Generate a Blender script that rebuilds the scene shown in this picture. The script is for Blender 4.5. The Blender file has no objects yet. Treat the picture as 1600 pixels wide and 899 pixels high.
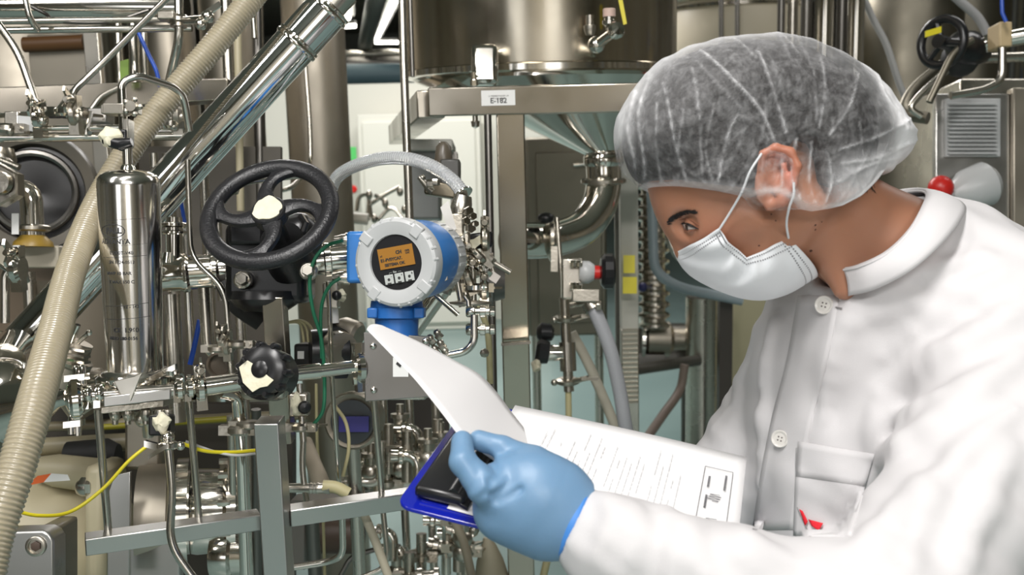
import bpy, math, random
import numpy as np
from mathutils import Vector, Matrix, noise

# ------------------------------------------------------------------ camera
FPX = 1600.0                       # focal length in pixels of the 1600 px wide frame
CAM = Vector((0, 0, 1.55))
PITCH = math.radians(9.0); ROLL = math.radians(1.4)
_r0 = Vector((1, 0, 0)); _u0 = Vector((0, math.sin(PITCH), math.cos(PITCH)))
FW = Vector((0, math.cos(PITCH), -math.sin(PITCH)))
RT = (_r0 * math.cos(ROLL) - _u0 * math.sin(ROLL)).normalized()
UP = (_r0 * math.sin(ROLL) + _u0 * math.cos(ROLL)).normalized()
Z = Vector((0, 0, 1))
scene = bpy.context.scene
COL = scene.collection
cd = bpy.data.cameras.new('camera'); cam = bpy.data.objects.new('camera', cd); COL.objects.link(cam)
cd.sensor_width = 36.0; cd.lens = 36.0 * FPX / 1600.0; cd.clip_start = 0.05; cd.clip_end = 100
m = Matrix.Identity(4)
for i in range(3):
    m[i][0] = RT[i]; m[i][1] = UP[i]; m[i][2] = -FW[i]; m[i][3] = CAM[i]
cam.matrix_world = m
cd.dof.use_dof = True; cd.dof.focus_distance = 1.3; cd.dof.aperture_fstop = 8.0
scene.camera = cam
scene.view_settings.view_transform = 'Standard'; scene.view_settings.look = 'None'
scene.view_settings.gamma = 1.0; scene.view_settings.use_curve_mapping = False
scene.view_settings.exposure = 0.3

w = bpy.data.worlds.new('world'); scene.world = w; w.use_nodes = True
w.node_tree.nodes['Background'].inputs[0].default_value = (0.62, 0.6, 0.55, 1)
w.node_tree.nodes['Background'].inputs[1].default_value = 0.15

def area(name, loc, target, sx, sy, power, col=(1, 0.975, 0.955)):
    l = bpy.data.lights.new(name, 'AREA'); l.shape = 'RECTANGLE'; l.size = sx; l.size_y = sy
    l.energy = power; l.color = col
    o = bpy.data.objects.new(name, l); COL.objects.link(o); o.location = loc
    d = Vector(target) - Vector(loc)
    o.rotation_euler = d.to_track_quat('-Z', 'Y').to_euler()
    return o
area('ceiling_lamp_over_operator', (-0.35, 0.1, 3.3), (0.35, 1.2, 1.2), 0.35, 1.2, 42)
area('ceiling_lamp_over_rig', (-1.9, 0.1, 3.3), (-0.8, 1.5, 1.2), 0.3, 1.8, 20)
area('ceiling_lamp_over_tank', (1.7, 3.2, 3.4), (0.5, 3.0, 0.5), 0.3, 2.4, 16)
area('ceiling_lamp_over_aisle', (-0.6, 5.8, 3.4), (-0.3, 5.8, 0), 0.3, 3.0, 130)
area('wall_fill_behind', (0.6, -2.6, 3.4), (0.6, -2.6, 0), 2.4, 0.3, 130)  # unseen area light added to brighten the wall mirrored in the steel
area('fill_behind_left', (-2.2, -4.3, 1.9), (0, 1.5, 1.2), 1.7, 1.7, 15, (0.95, 0.97, 1.0))  # added front fill behind the camera, also gives bright streaks on steel
area('fill_behind_right', (1.2, -4.3, 1.9), (0, 1.5, 1.2), 1.5, 1.7, 11, (0.95, 0.97, 1.0))  # second added fill area light behind the camera, no real window

# ------------------------------------------------------------------ helpers
def P(x, y, d):
    return CAM + RT * ((x - 800) * d / FPX) + UP * ((449.5 - y) * d / FPX) + FW * d
def C3(p):                                          # camera-frame metres -> world
    return CAM + RT * float(p[0]) + UP * float(p[1]) + FW * float(p[2])
def S(px, d): return px * d / FPX
def D2(x0, y0, d0, x1, y1, d1): return P(x1, y1, d1) - P(x0, y0, d0)
def PL(pts): return [P(*p) for p in pts]

def basis(ax, hint=None):
    a = Vector(ax).normalized()
    h = Vector(hint) if hint is not None else (Z if abs(a.z) < 0.9 else Vector((1, 0, 0)))
    u = (h - a * h.dot(a))
    if u.length < 1e-6: u = a.orthogonal()
    u.normalize(); v = a.cross(u)
    return a, u, v

def fil(pts, r, n=6):
    """round the corners of a polyline"""
    pts = [Vector(p) for p in pts]; out = [pts[0]]
    for i in range(1, len(pts) - 1):
        a, b, c = pts[i - 1], pts[i], pts[i + 1]
        d1 = (a - b); d2 = (c - b); l = min(r, d1.length * .49, d2.length * .49)
        p, q = b + d1.normalized() * l, b + d2.normalized() * l
        for k in range(n + 1):
            t = k / n; out.append(p * (1 - t) ** 2 + b * 2 * t * (1 - t) + q * t * t)
    out.append(pts[-1]); return out

def spl(pts, n=10):
    """Catmull-Rom"""
    pts = [Vector(p) for p in pts]; e = [pts[0] * 2 - pts[1]] + pts + [pts[-1] * 2 - pts[-2]]; out = []
    for i in range(1, len(e) - 2):
        for k in range(n):
            t = k / n; p0, p1, p2, p3 = e[i - 1:i + 3]
            out.append(0.5 * ((2 * p1) + (p2 - p0) * t + (2 * p0 - 5 * p1 + 4 * p2 - p3) * t * t + (3 * p1 - p0 - 3 * p2 + p3) * t ** 3))
    out.append(pts[-1]); return out

def resample(pts, step):
    out = [pts[0]]; acc = 0
    for a, b in zip(pts, pts[1:]):
        L = (b - a).length
        if L < 1e-9: continue
        t = step - acc
        while t <= L:
            out.append(a.lerp(b, t / L)); t += step
        acc = (acc + L) % step if True else 0
        acc = L - (t - step)
    return out

class MB:
    def __init__(s): s.v = []; s.f = []; s.m = []; s.mi = 0
    def add(s, vs, fs):
        o = len(s.v); s.v += [tuple(x) for x in vs]; s.f += [tuple(i + o for i in f) for f in fs]; s.m += [s.mi] * len(fs); return s
    def mat(s, i): s.mi = i; return s
    def tube(s, pts, r, n=12, caps=True, closed=False):
        pts = [Vector(p) for p in pts]; N = len(pts); vs = []; fs = []
        rs = r if isinstance(r, (list, tuple)) else [r] * N
        t = []
        for i in range(N):
            if closed: d = pts[(i + 1) % N] - pts[i - 1]
            else: d = pts[min(i + 1, N - 1)] - pts[max(i - 1, 0)]
            t.append(d.normalized() if d.length > 1e-9 else Vector((0, 0, 1)))
        _, u, _ = basis(t[0])
        for i in range(N):
            u = (u - t[i] * u.dot(t[i])); u = u.normalized() if u.length > 1e-6 else t[i].orthogonal().normalized()
            v = t[i].cross(u)
            for k in range(n):
                a = 2 * math.pi * k / n; vs.append(pts[i] + (u * math.cos(a) + v * math.sin(a)) * rs[i])
        for i in range(N if closed else N - 1):
            j = (i + 1) % N
            for k in range(n):
                fs.append((i * n + k, i * n + (k + 1) % n, j * n + (k + 1) % n, j * n + k))
        if caps and not closed:
            fs.append(tuple(range(n - 1, -1, -1))); fs.append(tuple((N - 1) * n + k for k in range(n)))
        return s.add(vs, fs)
    def rod(s, a, b, r, n=12): return s.tube([a, b], r, n)
    def lathe(s, o, ax, prof, n=32, hint=None):
        """prof: list of (distance along axis, radius)"""
        o = Vector(o); a, u, v = basis(ax, hint); vs = []; fs = []; N = len(prof)
        for (t, r) in prof:
            for k in range(n):
                g = 2 * math.pi * k / n; vs.append(o + a * t + (u * math.cos(g) + v * math.sin(g)) * max(r, 1e-5))
        for i in range(N - 1):
            for k in range(n):
                fs.append((i * n + k, i * n + (k + 1) % n, (i + 1) * n + (k + 1) % n, (i + 1) * n + k))
        if prof[0][1] > 1e-4: fs.append(tuple(range(n - 1, -1, -1)))
        if prof[-1][1] > 1e-4: fs.append(tuple((N - 1) * n + k for k in range(n)))
        return s.add(vs, fs)
    def box(s, c, x, y, z):
        """centre, three half-axis vectors"""
        c = Vector(c); x = Vector(x); y = Vector(y); z = Vector(z)
        if x.cross(y).dot(z) < 0: z = -z
        vs = [c + x * a + y * b + z * d for a in (-1, 1) for b in (-1, 1) for d in (-1, 1)]
        return s.add(vs, [(0, 1, 3, 2), (4, 6, 7, 5), (0, 4, 5, 1), (2, 3, 7, 6), (0, 2, 6, 4), (1, 5, 7, 3)])
    def bar(s, a, b, wd, ht, hint=Z):
        a = Vector(a); b = Vector(b); d, u, v = basis(b - a, hint)
        return s.box((a + b) / 2, (b - a) / 2, u * ht / 2, v * wd / 2)
    def ball(s, c, r, n=16, sc=(1, 1, 1), ax=Z, hint=None):
        c = Vector(c); a, u, v = basis(ax, hint); vs = []; fs = []; h = n // 2
        for i in range(h + 1):
            th = math.pi * i / h
            for k in range(n):
                g = 2 * math.pi * k / n
                vs.append(c + a * (math.cos(th) * r * sc[2]) + u * (math.sin(th) * math.cos(g) * r * sc[0]) + v * (math.sin(th) * math.sin(g) * r * sc[1]))
        for i in range(h):
            for k in range(n):
                fs.append((i * n + k, (i + 1) * n + k, (i + 1) * n + (k + 1) % n, i * n + (k + 1) % n))
        return s.add(vs, fs)
    def torus(s, c, ax, R, r, n=40, k=10, a0=0, a1=2 * math.pi):
        a, u, v = basis(ax); full = abs(a1 - a0) > 6.28
        q = n if full else n + 1
        pts = [Vector(c) + (u * math.cos(a0 + (a1 - a0) * i / n) + v * math.sin(a0 + (a1 - a0) * i / n)) * R for i in range(q)]
        return s.tube(pts, r, k, closed=full)
    def prism(s, poly, o, x, y, z0, z1):
        """poly in 2-D (x,y axes unit vectors) extruded along x cross y from z0 to z1"""
        o = Vector(o); x = Vector(x); y = Vector(y); zz = x.cross(y).normalized(); n = len(poly)
        vs = [o + x * p[0] + y * p[1] + zz * z0 for p in poly] + [o + x * p[0] + y * p[1] + zz * z1 for p in poly]
        fs = [tuple(range(n - 1, -1, -1)), tuple(range(n, 2 * n))] + [(i, (i + 1) % n, n + (i + 1) % n, n + i) for i in range(n)]
        return s.add(vs, fs)
    def hexnut(s, c, ax, R, h, n=6):
        return s.lathe(Vector(c) - Vector(ax).normalized() * h / 2, ax, [(0, R * .9), (h * .12, R), (h * .88, R), (h, R * .9)], n)
    def strip(s, A, B, wrap=False):
        n = len(A); s.add(list(A) + list(B), [(i, i + 1, n + i + 1, n + i) for i in range(n - 1)]); return s

def link(name, mb, mats, parent=None, bevel=0, sharp=38, subsurf=0, solid=0):
    me = bpy.data.meshes.new(name)
    off = parent_loc(parent)
    V = np.array([tuple(v) for v in mb.v], dtype=np.float64) - np.array(off)
    me.from_pydata(V.tolist(), [], mb.f)
    if not isinstance(mats, (list, tuple)): mats = [mats]
    for mm in mats: me.materials.append(mm)
    if len(mats) > 1: me.polygons.foreach_set('material_index', mb.m)
    me.polygons.foreach_set('use_smooth', [True] * len(me.polygons))
    me.validate(); me.update()
    if sharp and sharp < 180: me.set_sharp_from_angle(angle=math.radians(sharp))
    o = bpy.data.objects.new(name, me); COL.objects.link(o)
    if parent is not None: o.parent = parent
    if solid:
        md = o.modifiers.new('thickness', 'SOLIDIFY'); md.thickness = solid; md.offset = 0
    if subsurf:
        md = o.modifiers.new('sub', 'SUBSURF'); md.levels = subsurf; md.render_levels = subsurf
    if bevel:
        md = o.modifiers.new('bevel', 'BEVEL'); md.width = bevel; md.segments = 2; md.limit_method = 'ANGLE'; md.angle_limit = math.radians(40)
    return o

WLOC = {}
def parent_loc(p):
    if p is None: return (0, 0, 0)
    return WLOC.get(p.name, (0, 0, 0))

def T(name, label, cat, loc, group=None):
    o = bpy.data.objects.new(name, None); COL.objects.link(o); o.location = loc
    o.empty_display_size = 0.02; WLOC[o.name] = tuple(loc)
    o['label'] = label; o['category'] = cat
    if group: o['group'] = group
    return o
def part(name, mb, mats, parent, label=None, **k):
    o = link(name, mb, mats, parent, **k)
    WLOC[o.name] = parent_loc(parent) if parent is not None else (0, 0, 0)
    if label: o['label'] = label
    return o
def thing(name, label, cat, mb, mats, group=None, **k):
    """a top-level thing that is one mesh; origin at its lowest point"""
    c = np.array([tuple(v) for v in mb.v]); lo = c.min(0); hi = c.max(0)
    loc = ((lo[0] + hi[0]) / 2, (lo[1] + hi[1]) / 2, lo[2])
    mb.v = (c - np.array(loc)).tolist()
    o = link(name, mb, mats, None, **k); o.location = loc; WLOC[o.name] = loc
    o['label'] = label; o['category'] = cat
    if group: o['group'] = group
    return o
def struct(name, mb, mats, **k):
    o = link(name, mb, mats, None, **k); o['kind'] = 'structure'; return o
def stuff(name, label, cat, mb, mats, **k):
    o = thing(name, label, cat, mb, mats, **k); o['kind'] = 'stuff'; return o

def blob(c, r, sc, seed, ax=None):
    mb = MB().ball(c, r, 18, sc, ax if ax is not None else -FW); c = Vector(c); out = []
    for v in mb.v:
        d = Vector(v) - c; q = noise.noise(d * (1.6 / r) + Vector((seed * 3.1, seed, 0))); q2 = noise.noise(d * (4 / r) + Vector((0, seed, 5)))
        out.append(tuple(c + d * (1 + .45 * q + .18 * q2)))
    mb.v = out; return mb
# ------------------------------------------------------------------ materials
def _pm(name):
    mt = bpy.data.materials.new(name); mt.use_nodes = True
    return mt, mt.node_tree, mt.node_tree.nodes['Principled BSDF']
def _bump(nt, b, scale, strength, detail=2, dist=0.001, stretch=None, kind='noise'):
    tc = nt.nodes.new('ShaderNodeTexCoord'); mp = nt.nodes.new('ShaderNodeMapping')
    nt.links.new(tc.outputs['Object'], mp.inputs[0])
    if stretch: mp.inputs['Scale'].default_value = stretch
    tx = nt.nodes.new('ShaderNodeTexNoise'); tx.inputs['Scale'].default_value = scale; tx.inputs['Detail'].default_value = detail
    nt.links.new(mp.outputs[0], tx.inputs[0])
    bp = nt.nodes.new('ShaderNodeBump'); bp.inputs['Strength'].default_value = strength; bp.inputs['Distance'].default_value = dist
    nt.links.new(tx.outputs[0], bp.inputs['Height']); nt.links.new(bp.outputs[0], b.inputs['Normal'])
    return mp, tx
def _vary(nt, b, inp, mp_scale, lo, hi, scale, detail=3, p0=.3, p1=.7, stretch=None):
    tc = nt.nodes.new('ShaderNodeTexCoord'); mp = nt.nodes.new('ShaderNodeMapping')
    nt.links.new(tc.outputs['Object'], mp.inputs[0])
    if stretch: mp.inputs['Scale'].default_value = stretch
    tx = nt.nodes.new('ShaderNodeTexNoise'); tx.inputs['Scale'].default_value = scale; tx.inputs['Detail'].default_value = detail
    nt.links.new(mp.outputs[0], tx.inputs[0])
    cr = nt.nodes.new('ShaderNodeValToRGB'); cr.color_ramp.elements[0].position = p0; cr.color_ramp.elements[1].position = p1
    f = lambda c: (c, c, c, 1) if not isinstance(c, (tuple, list)) else (*c[:3], 1)
    cr.color_ramp.elements[0].color = f(lo); cr.color_ramp.elements[1].color = f(hi)
    nt.links.new(tx.outputs[0], cr.inputs[0]); nt.links.new(cr.outputs[0], b.inputs[inp])
def metal(name, col, rough, rough2=None, bump=0, bscale=30, stretch=None):
    mt, nt, b = _pm(name); b.inputs['Base Color'].default_value = (*col, 1); b.inputs['Metallic'].default_value = 1
    b.inputs['Roughness'].default_value = rough
    if rough2: _vary(nt, b, 'Roughness', 1, rough, rough2, 9, stretch=stretch)
    if bump: _bump(nt, b, bscale, bump, stretch=stretch)
    return mt
def plain(name, col, rough=.5, bump=0, bscale=60, col2=None, cscale=12, spec=.5, sss=0, coat=0, dist=0.001, detail=2, stretch=None, p0=.3, p1=.7):
    mt, nt, b = _pm(name); b.inputs['Base Color'].default_value = (*col, 1); b.inputs['Roughness'].default_value = rough
    b.inputs['Specular IOR Level'].default_value = spec
    if coat: b.inputs['Coat Weight'].default_value = coat; b.inputs['Coat Roughness'].default_value = .1
    if sss:
        b.inputs['Subsurface Weight'].default_value = sss; b.inputs['Subsurface Radius'].default_value = (1, .35, .2); b.inputs['Subsurface Scale'].default_value = .006
    if col2: _vary(nt, b, 'Base Color', 1, col, col2, cscale, p0=p0, p1=p1, stretch=stretch)
    if bump: _bump(nt, b, bscale, bump, dist=dist, detail=detail, stretch=stretch)
    return mt
def emis(name, col, s, base=None):
    mt, nt, b = _pm(name); b.inputs['Base Color'].default_value = (*(base or col), 1)
    b.inputs['Emission Color'].default_value = (*col, 1); b.inputs['Emission Strength'].default_value = s; b.inputs['Roughness'].default_value = .4
    return mt

CHROME = metal('polished_steel', (.76, .725, .66), .07, .13)
PIPEM = metal('mirror_pipe_steel', (.84, .84, .83), .045, .09)
STEEL = metal('satin_steel', (.60, .565, .50), .2, .34)
TUBEM = metal('tube_steel', (.66, .63, .57), .14, .26)
BRUSH = metal('brushed_steel', (.55, .54, .52), .26, .36, .08, 40)
BEAMM = metal('beam_steel', (.50, .455, .385), .14, .24, .05, 14)
DULL = metal('dull_tank_steel', (.42, .38, .315), .38, .5, .1, 12)
CAST = metal('cast_fitting_steel', (.50, .465, .40), .22, .4, .3, 180)
DARKM = metal('dark_steel', (.2, .19, .175), .35)
BLACKP = plain('black_plastic', (.012, .012, .013), .28)
BLACKI = plain('black_hammered_iron', (.016, .016, .018), .34, .55, 330, dist=.0012, detail=3)
RUBBER = plain('black_rubber', (.02, .02, .02), .6)
CREAM = plain('cream_paint', (.56, .50, .34), .42, .1, 30, (.50, .44, .29), 6)
TAPE = plain('masking_tape', (.80, .76, .60), .8, .8, 90, (.72, .68, .5), 60, dist=.002)
BLUE = plain('blue_enamel', (.035, .20, .56), .35)
BLUED = plain('dark_blue_enamel', (.02, .13, .42), .35)
WHITEP = plain('white_plastic', (.52, .53, .53), .33)
LABELW = plain('white_label', (.78, .78, .76), .6)
GREYL = plain('grey_button', (.5, .52, .5), .5)
INK = plain('black_ink', (.03, .03, .03), .7)
INKG = plain('etched_grey', (.13, .12, .11), .5)
GREEN = plain('green_cable', (.015, .14, .07), .4)
YEL = plain('yellow_cable', (.70, .60, .02), .4)
YELG = plain('dirty_yellow_hose', (.50, .45, .25), .5)
BLUEC = plain('blue_air_hose', (.02, .09, .5), .35)
ORANGE = plain('orange_sticker', (.75, .14, .03), .5)
BROWNP = plain('orange_brown_pipe', (.11, .05, .016), .45)
REDP = plain('red_plastic', (.6, .02, .015), .35)
GREENS = plain('green_sign', (.10, .55, .14), .5)
WALLW = plain('white_wall_paint', (.80, .79, .70), .55)

# ================================================================== ROOM
def floor_mat():
    mt, nt, b = _pm('teal_resin_floor'); b.inputs['Roughness'].default_value = .28
    _vary(nt, b, 'Base Color', 1, (.20, .285, .275), (.25, .345, .33), 1.3)
    _bump(nt, b, 90, .08); return mt
def wallback_mat():
    mt, nt, b = _pm('reflected_wall_stripes'); b.inputs['Roughness'].default_value = .5  # vertical stripes invented for the polished steel to reflect
    tc = nt.nodes.new('ShaderNodeTexCoord'); mp = nt.nodes.new('ShaderNodeMapping'); nt.links.new(tc.outputs['Object'], mp.inputs[0])
    mp.inputs['Scale'].default_value = (1.7, 1.7, .03)
    tx = nt.nodes.new('ShaderNodeTexNoise'); tx.inputs['Scale'].default_value = 2.2; tx.inputs['Detail'].default_value = 2; nt.links.new(mp.outputs[0], tx.inputs[0])
    cr = nt.nodes.new('ShaderNodeValToRGB'); cr.color_ramp.interpolation = 'CONSTANT'; e = cr.color_ramp.elements
    e[0].position = 0; e[0].color = (.06, .05, .04, 1); e[1].position = .36; e[1].color = (.34, .28, .19, 1)
    for p_, c_ in ((.42, (.05, .04, .03, 1)), (.455, (.45, .40, .31, 1)), (.50, (.24, .20, .14, 1)), (.53, (.66, .62, .52, 1)), (.56, (.13, .11, .08, 1)), (.6, (.40, .36, .28, 1)), (.63, (.05, .14, .32, 1)), (.66, (.6, .58, .5, 1))):
        q = e.new(p_); q.color = c_
    nt.links.new(tx.outputs[0], cr.inputs[0]); nt.links.new(cr.outputs[0], b.inputs['Base Color']); return mt
FLOORM = floor_mat(); WBM = wallback_mat()
CEILM = plain('ceiling_paint', (.30, .29, .25), .7)
X0, X1, Y0, Y1, HZ = -6.0, 6.5, -4.5, 24.0, 3.7
struct('floor', MB().box(((X0 + X1) / 2, (Y0 + Y1) / 2, -.05), ((X1 - X0) / 2, 0, 0), (0, (Y1 - Y0) / 2, 0), (0, 0, .05)), FLOORM)
struct('ceiling', MB().box(((X0 + X1) / 2, (Y0 + Y1) / 2, HZ + .05), ((X1 - X0) / 2, 0, 0), (0, (Y1 - Y0) / 2, 0), (0, 0, .05)), CEILM)
struct('wall_left', MB().box((X0 - .05, (Y0 + Y1) / 2, HZ / 2), (.05, 0, 0), (0, (Y1 - Y0) / 2, 0), (0, 0, HZ / 2)), WBM)
struct('wall_right', MB().box((X1 + .05, (Y0 + Y1) / 2, HZ / 2), (.05, 0, 0), (0, (Y1 - Y0) / 2, 0), (0, 0, HZ / 2)), WBM)
struct('wall_front', MB().box(((X0 + X1) / 2, Y0 - .05, HZ / 2), ((X1 - X0) / 2, 0, 0), (0, .05, 0), (0, 0, HZ / 2)), WBM)
struct('wall_back', MB().box(((X0 + X1) / 2, Y1 + .05, HZ / 2), ((X1 - X0) / 2, 0, 0), (0, .05, 0), (0, 0, HZ / 2)), plain('far_wall', (.35, .36, .33), .6))
# white partition wall at the end of the aisle
pa = P(505, 300, 8.2); pb = P(800, 300, 8.2); pt = P(650, 131, 8.2).z
struct('wall_partition', MB().box(((pa.x + pb.x) / 2 - .2, pa.y, pt / 2), ((pb.x - pa.x) / 2 + .5, 0, 0), (0, .06, 0), (0, 0, pt / 2)), WALLW)
# cabinet doors standing before the partition
pc = P(640, 300, 7.9)
t = T('wall_cabinet', 'white painted cabinet at the end of the aisle beyond the vertical rod', 'cabinet', (pc.x, pc.y, 0))
h = P(640, 178, 7.9).z
part('body', MB().box((pc.x + .1, pc.y + .0, h / 2), (.46, 0, 0), (0, .14, 0), (0, 0, h / 2)), WALLW, t, bevel=.01)
part('door', MB().box((pc.x + .1, pc.y - .15, h / 2), (.42, 0, 0), (0, .012, 0), (0, 0, h / 2 - .06)), WALLW, t, bevel=.004)
part('push_button', MB().lathe(P(552, 296, 7.4), (0, -1, 0), [(0, .03), (.02, .03), (.03, .02)], 16), REDP, t, label='small red push button')
s = P(543, 242, 7.3)
gs = T('wall_sign', 'small bright green sign on the white wall above the handwheel', 'sign', (s.x, s.y, s.z - .06))
part('panel', MB().box(s, (S(14, 7.3), 0, 0), (0, .008, 0), (0, 0, S(12, 7.3))), GREENS, gs)

# ceiling lights
LAMP = emis('fluorescent_tube', (1, .97, .88), 9); LAMPH = plain('lamp_housing', (.6, .6, .58), .4)
def tube_light(a, b, label, group=None):
    a = Vector(a); b = Vector(b); mid = (a + b) / 2
    t = T('ceiling_light', label, 'ceiling light', (mid.x, mid.y, min(a.z, b.z)), group)
    d = (b - a).normalized(); u = Z
    part('housing', MB().bar(a + Z * .045, b + Z * .045, .16, .05), LAMPH, t, bevel=.005)
    part('lamp_tube', MB().rod(a, b, .028, 12), LAMP, t)
    return t
tube_light(P(621, -6, 10.5), P(588, 62, 17.5), 'long fluorescent ceiling light running away down the aisle')
tube_light(P(586, 66, 17.8), P(622, 66, 17.8), 'crosswise fluorescent ceiling light at the end of the aisle')
tube_light(P(540, -5, 9), P(544, 28, 12), 'fluorescent ceiling light just right of the inclined pipe top')
tube_light(P(538, 41, 14), P(556, 40, 14), 'short bright ceiling light beside the inclined pipe collar')
for xx, yy, lb in ((-1.7, 1.2, 'ceiling light above the steel rig'), (.9, .6, 'ceiling light above the operator'), (2.4, 3.5, 'ceiling light above the tank aisle')):
    pass
# ceiling services in the aisle
def beamthing(name, label, cat, a, b, wd, ht, mat, **k):
    return thing(name, label, cat, MB().bar(a, b, wd, ht), mat, **k)
thing('air_duct', 'grey ventilation duct under the ceiling beside the long light', 'duct', MB().tube([P(592, -20, 8), P(566, 90, 14)], .085, 16), plain('duct', (.32, .33, .31), .5))
for i, (x, y, d, lb) in enumerate(((585, 85, 12, 'first pipe crossing under the far ceiling'), (590, 99, 12, 'second pipe crossing under the far ceiling'), (590, 118, 10, 'blue-grey pipe crossing just above the white wall'))):
    thing('ceiling_pipe', lb, 'pipe', MB().rod(P(x - 60, y, d), P(x + 70, y - 2, d), .05 + .03 * i, 12), [STEEL, DARKM, plain('bluegrey', (.10, .17, .2), .5)][i])

# ================================================================== TANKS BEHIND
def vcyl(x, ytop, ybot, d, rpx, mat, name, label, cat, nm='body', rings=(), n=48, parts=None):
    """vertical cylinder: axis passes the point seen at x,(ytop) ; to height of ybot"""
    a = P(x, ytop, d); b = Vector((a.x, a.y, P(x, ybot, d).z if ybot is not None else 0.0)); r = S(rpx, d)
    t = T(name, label, cat, (a.x, a.y, b.z))
    part(nm, MB().lathe(b, Z, [(0, r * .98), (.01, r), ((a.z - b.z) - .01, r), (a.z - b.z, r * .98)], n), mat, t)
    for (yy, rr) in rings:
        c = P(x, yy, d); part('band', MB().lathe((a.x, a.y, c.z - .012), Z, [(0, r), (.004, r + rr), (.02, r + rr), (.024, r)], n), CHROME, t)
    return t
def nofloor(y, d): return None
vcyl(484, -60, None, 3.3, 49, DULL, 'storage_tank', 'matte steel vertical tank rising behind the handwheel', 'tank')
vcyl(705, -60, None, 6.0, 40, DULL, 'column_tank', 'slim grey tank seen between the door and the large polished tank', 'tank') if False else None
# thin line pipe on that tank
thing('riser_pipe', 'slim dark riser pipe running down the matte tank front', 'pipe', MB().tube(fil(PL([(474, 60, 3.05), (484, 190, 3.05), (486, 260, 3.05), (450, 300, 2.9), (350, 290, 2.9)]), .05), .007, 10), STEEL)
vcyl(352, -60, None, 3.1, 46, DULL, 'storage_tank', 'shaded steel tank left of the matte tank behind the inclined pipe', 'tank')
vcyl(255, -60, None, 3.2, 40, DULL, 'storage_tank', 'narrow steel tank behind the arched tube', 'tank')
vcyl(20, -60, None, 3.6, 120, DULL, 'storage_tank', 'wide steel tank behind the pipes at the far left edge', 'tank')
a = P(95, 104, 2.6)
pl = thing('backing_plate', 'plain upright steel plate behind the upper left pipes', 'plate', MB().bar(P(95, 54, 2.6), (P(95, 54, 2.6).x, P(95, 54, 2.6).y, 0), .008, S(52, 2.6) * 2, RT), DULL, bevel=.002)
thing('support_strut', 'flat vertical steel strut beside the backing plate', 'strut', MB().bar(P(143, 50, 2.56), (P(143, 50, 2.56).x, P(143, 50, 2.56).y, 0), .02, S(12, 2.56) * 2, RT), STEEL, bevel=.002)

# right background tanks
lit_v = vcyl(1150, 4, 120, 5.2, 112, plain('painted_warm_light', (.62, .55, .42), .45), 'lit_vessel', 'pale vessel coloured as warmly lit behind the top of the hair net', 'tank', rings=((16, .01),))  # warm light on a steel vessel, painted into its pale colour
part('lid', MB().lathe(P(1150, 8, 5.2), Z, [(0, .38), (.02, .41), (.06, .41), (.08, .3)], 40), STEEL, lit_v, label='grey flanged lid')
for x, d, lb in ((1127, 4.6, 'dark rod in front of the lit vessel, left of the pair'), (1152, 4.6, 'dark rod in front of the lit vessel, right of the pair')):
    thing('tie_rod', lb, 'rod', MB().rod(P(x, -30, d), P(x, 200, d), .011, 10), DARKM)
DARKT = metal('shaded_tank_steel', (.24, .22, .175), .4, .5)  # darker copy of the tank steel, dimness put into its colour
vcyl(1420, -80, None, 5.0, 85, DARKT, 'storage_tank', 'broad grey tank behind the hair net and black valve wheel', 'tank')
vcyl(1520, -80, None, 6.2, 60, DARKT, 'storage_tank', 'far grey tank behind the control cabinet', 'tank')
for i, (x, r, d, mt, lb) in enumerate(((1222, 6, 3.8, DARKM, 'dark narrow upright pipe left of the bright pipe bundle'), (1240, 8, 3.8, STEEL, 'second upright pipe of the bundle above the hair net'),
        (1262, 9, 3.7, DARKM, 'dark third upright pipe of the bundle above the hair net'), (1290, 15, 3.6, CHROME, 'widest shiny upright pipe of the bundle above the hair net'),
        (1318, 9, 3.7, DARKM, 'dark pipe between the two shiny upright pipes'), (1340, 13, 3.6, CHROME, 'rightmost shiny upright pipe of the bundle above the hair net'))):
    a = P(x, -60, d); thing('upright_pipe', lb, 'pipe', MB().rod(a, (a.x, a.y, 0.02), S(r, d), 20), mt)
thing('drooping_hose', 'grey hose hanging down in front of the broad grey tank', 'hose', MB().tube(spl(PL([(1325, -60, 3.9), (1362, 25, 3.9), (1385, 70, 3.9), (1405, 130, 3.9), (1425, 180, 3.9), (1440, 260, 3.9)])), .013, 12), plain('grey_hose', (.35, .35, .34), .5))
thing('overhead_hose', 'grey hose arching over the black valve wheel at top right', 'hose', MB().tube(spl(PL([(1470, -25, 3.6), (1500, 2, 3.6), (1530, 30, 3.6), (1550, 70, 3.6)])), .016, 12), plain('grey_hose2', (.3, .3, .3), .5))

# control cabinet at right
cd0 = 2.9
t = T('control_cabinet', 'steel control cabinet with a white louvred vent at the right edge', 'cabinet', P(1540, 420, cd0 + .2))
lx = RT * 1; 
part('body', MB().box(P(1535, 300, cd0 + .25), RT * S(90, cd0), FW * .22, UP * S(168, cd0)), STEEL, t, bevel=.006)
part('side_panel', MB().box(P(1600, 290, cd0 - .02), RT * S(22, cd0), FW * .02, UP * S(150, cd0)), DULL, t, bevel=.004)
part('front_panel', MB().box(P(1517, 300, cd0 - .01), RT * S(58, cd0), FW * .012, UP * S(152, cd0)), BRUSH, t, bevel=.004)
mb = MB().box(P(1519, 200, cd0 - .03), RT * S(42, cd0), FW * .008, UP * S(45, cd0))
part('vent_frame', mb, WHITEP, t, bevel=.002)
mb = MB()
for i in range(13):
    y = 162 + i * 6.4
    mb.box(P(1519, y, cd0 - .045), RT * S(37, cd0), FW * .006 + UP * .002, UP * .0022)
part('vent_louvres', mb, WHITEP, t)
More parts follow.
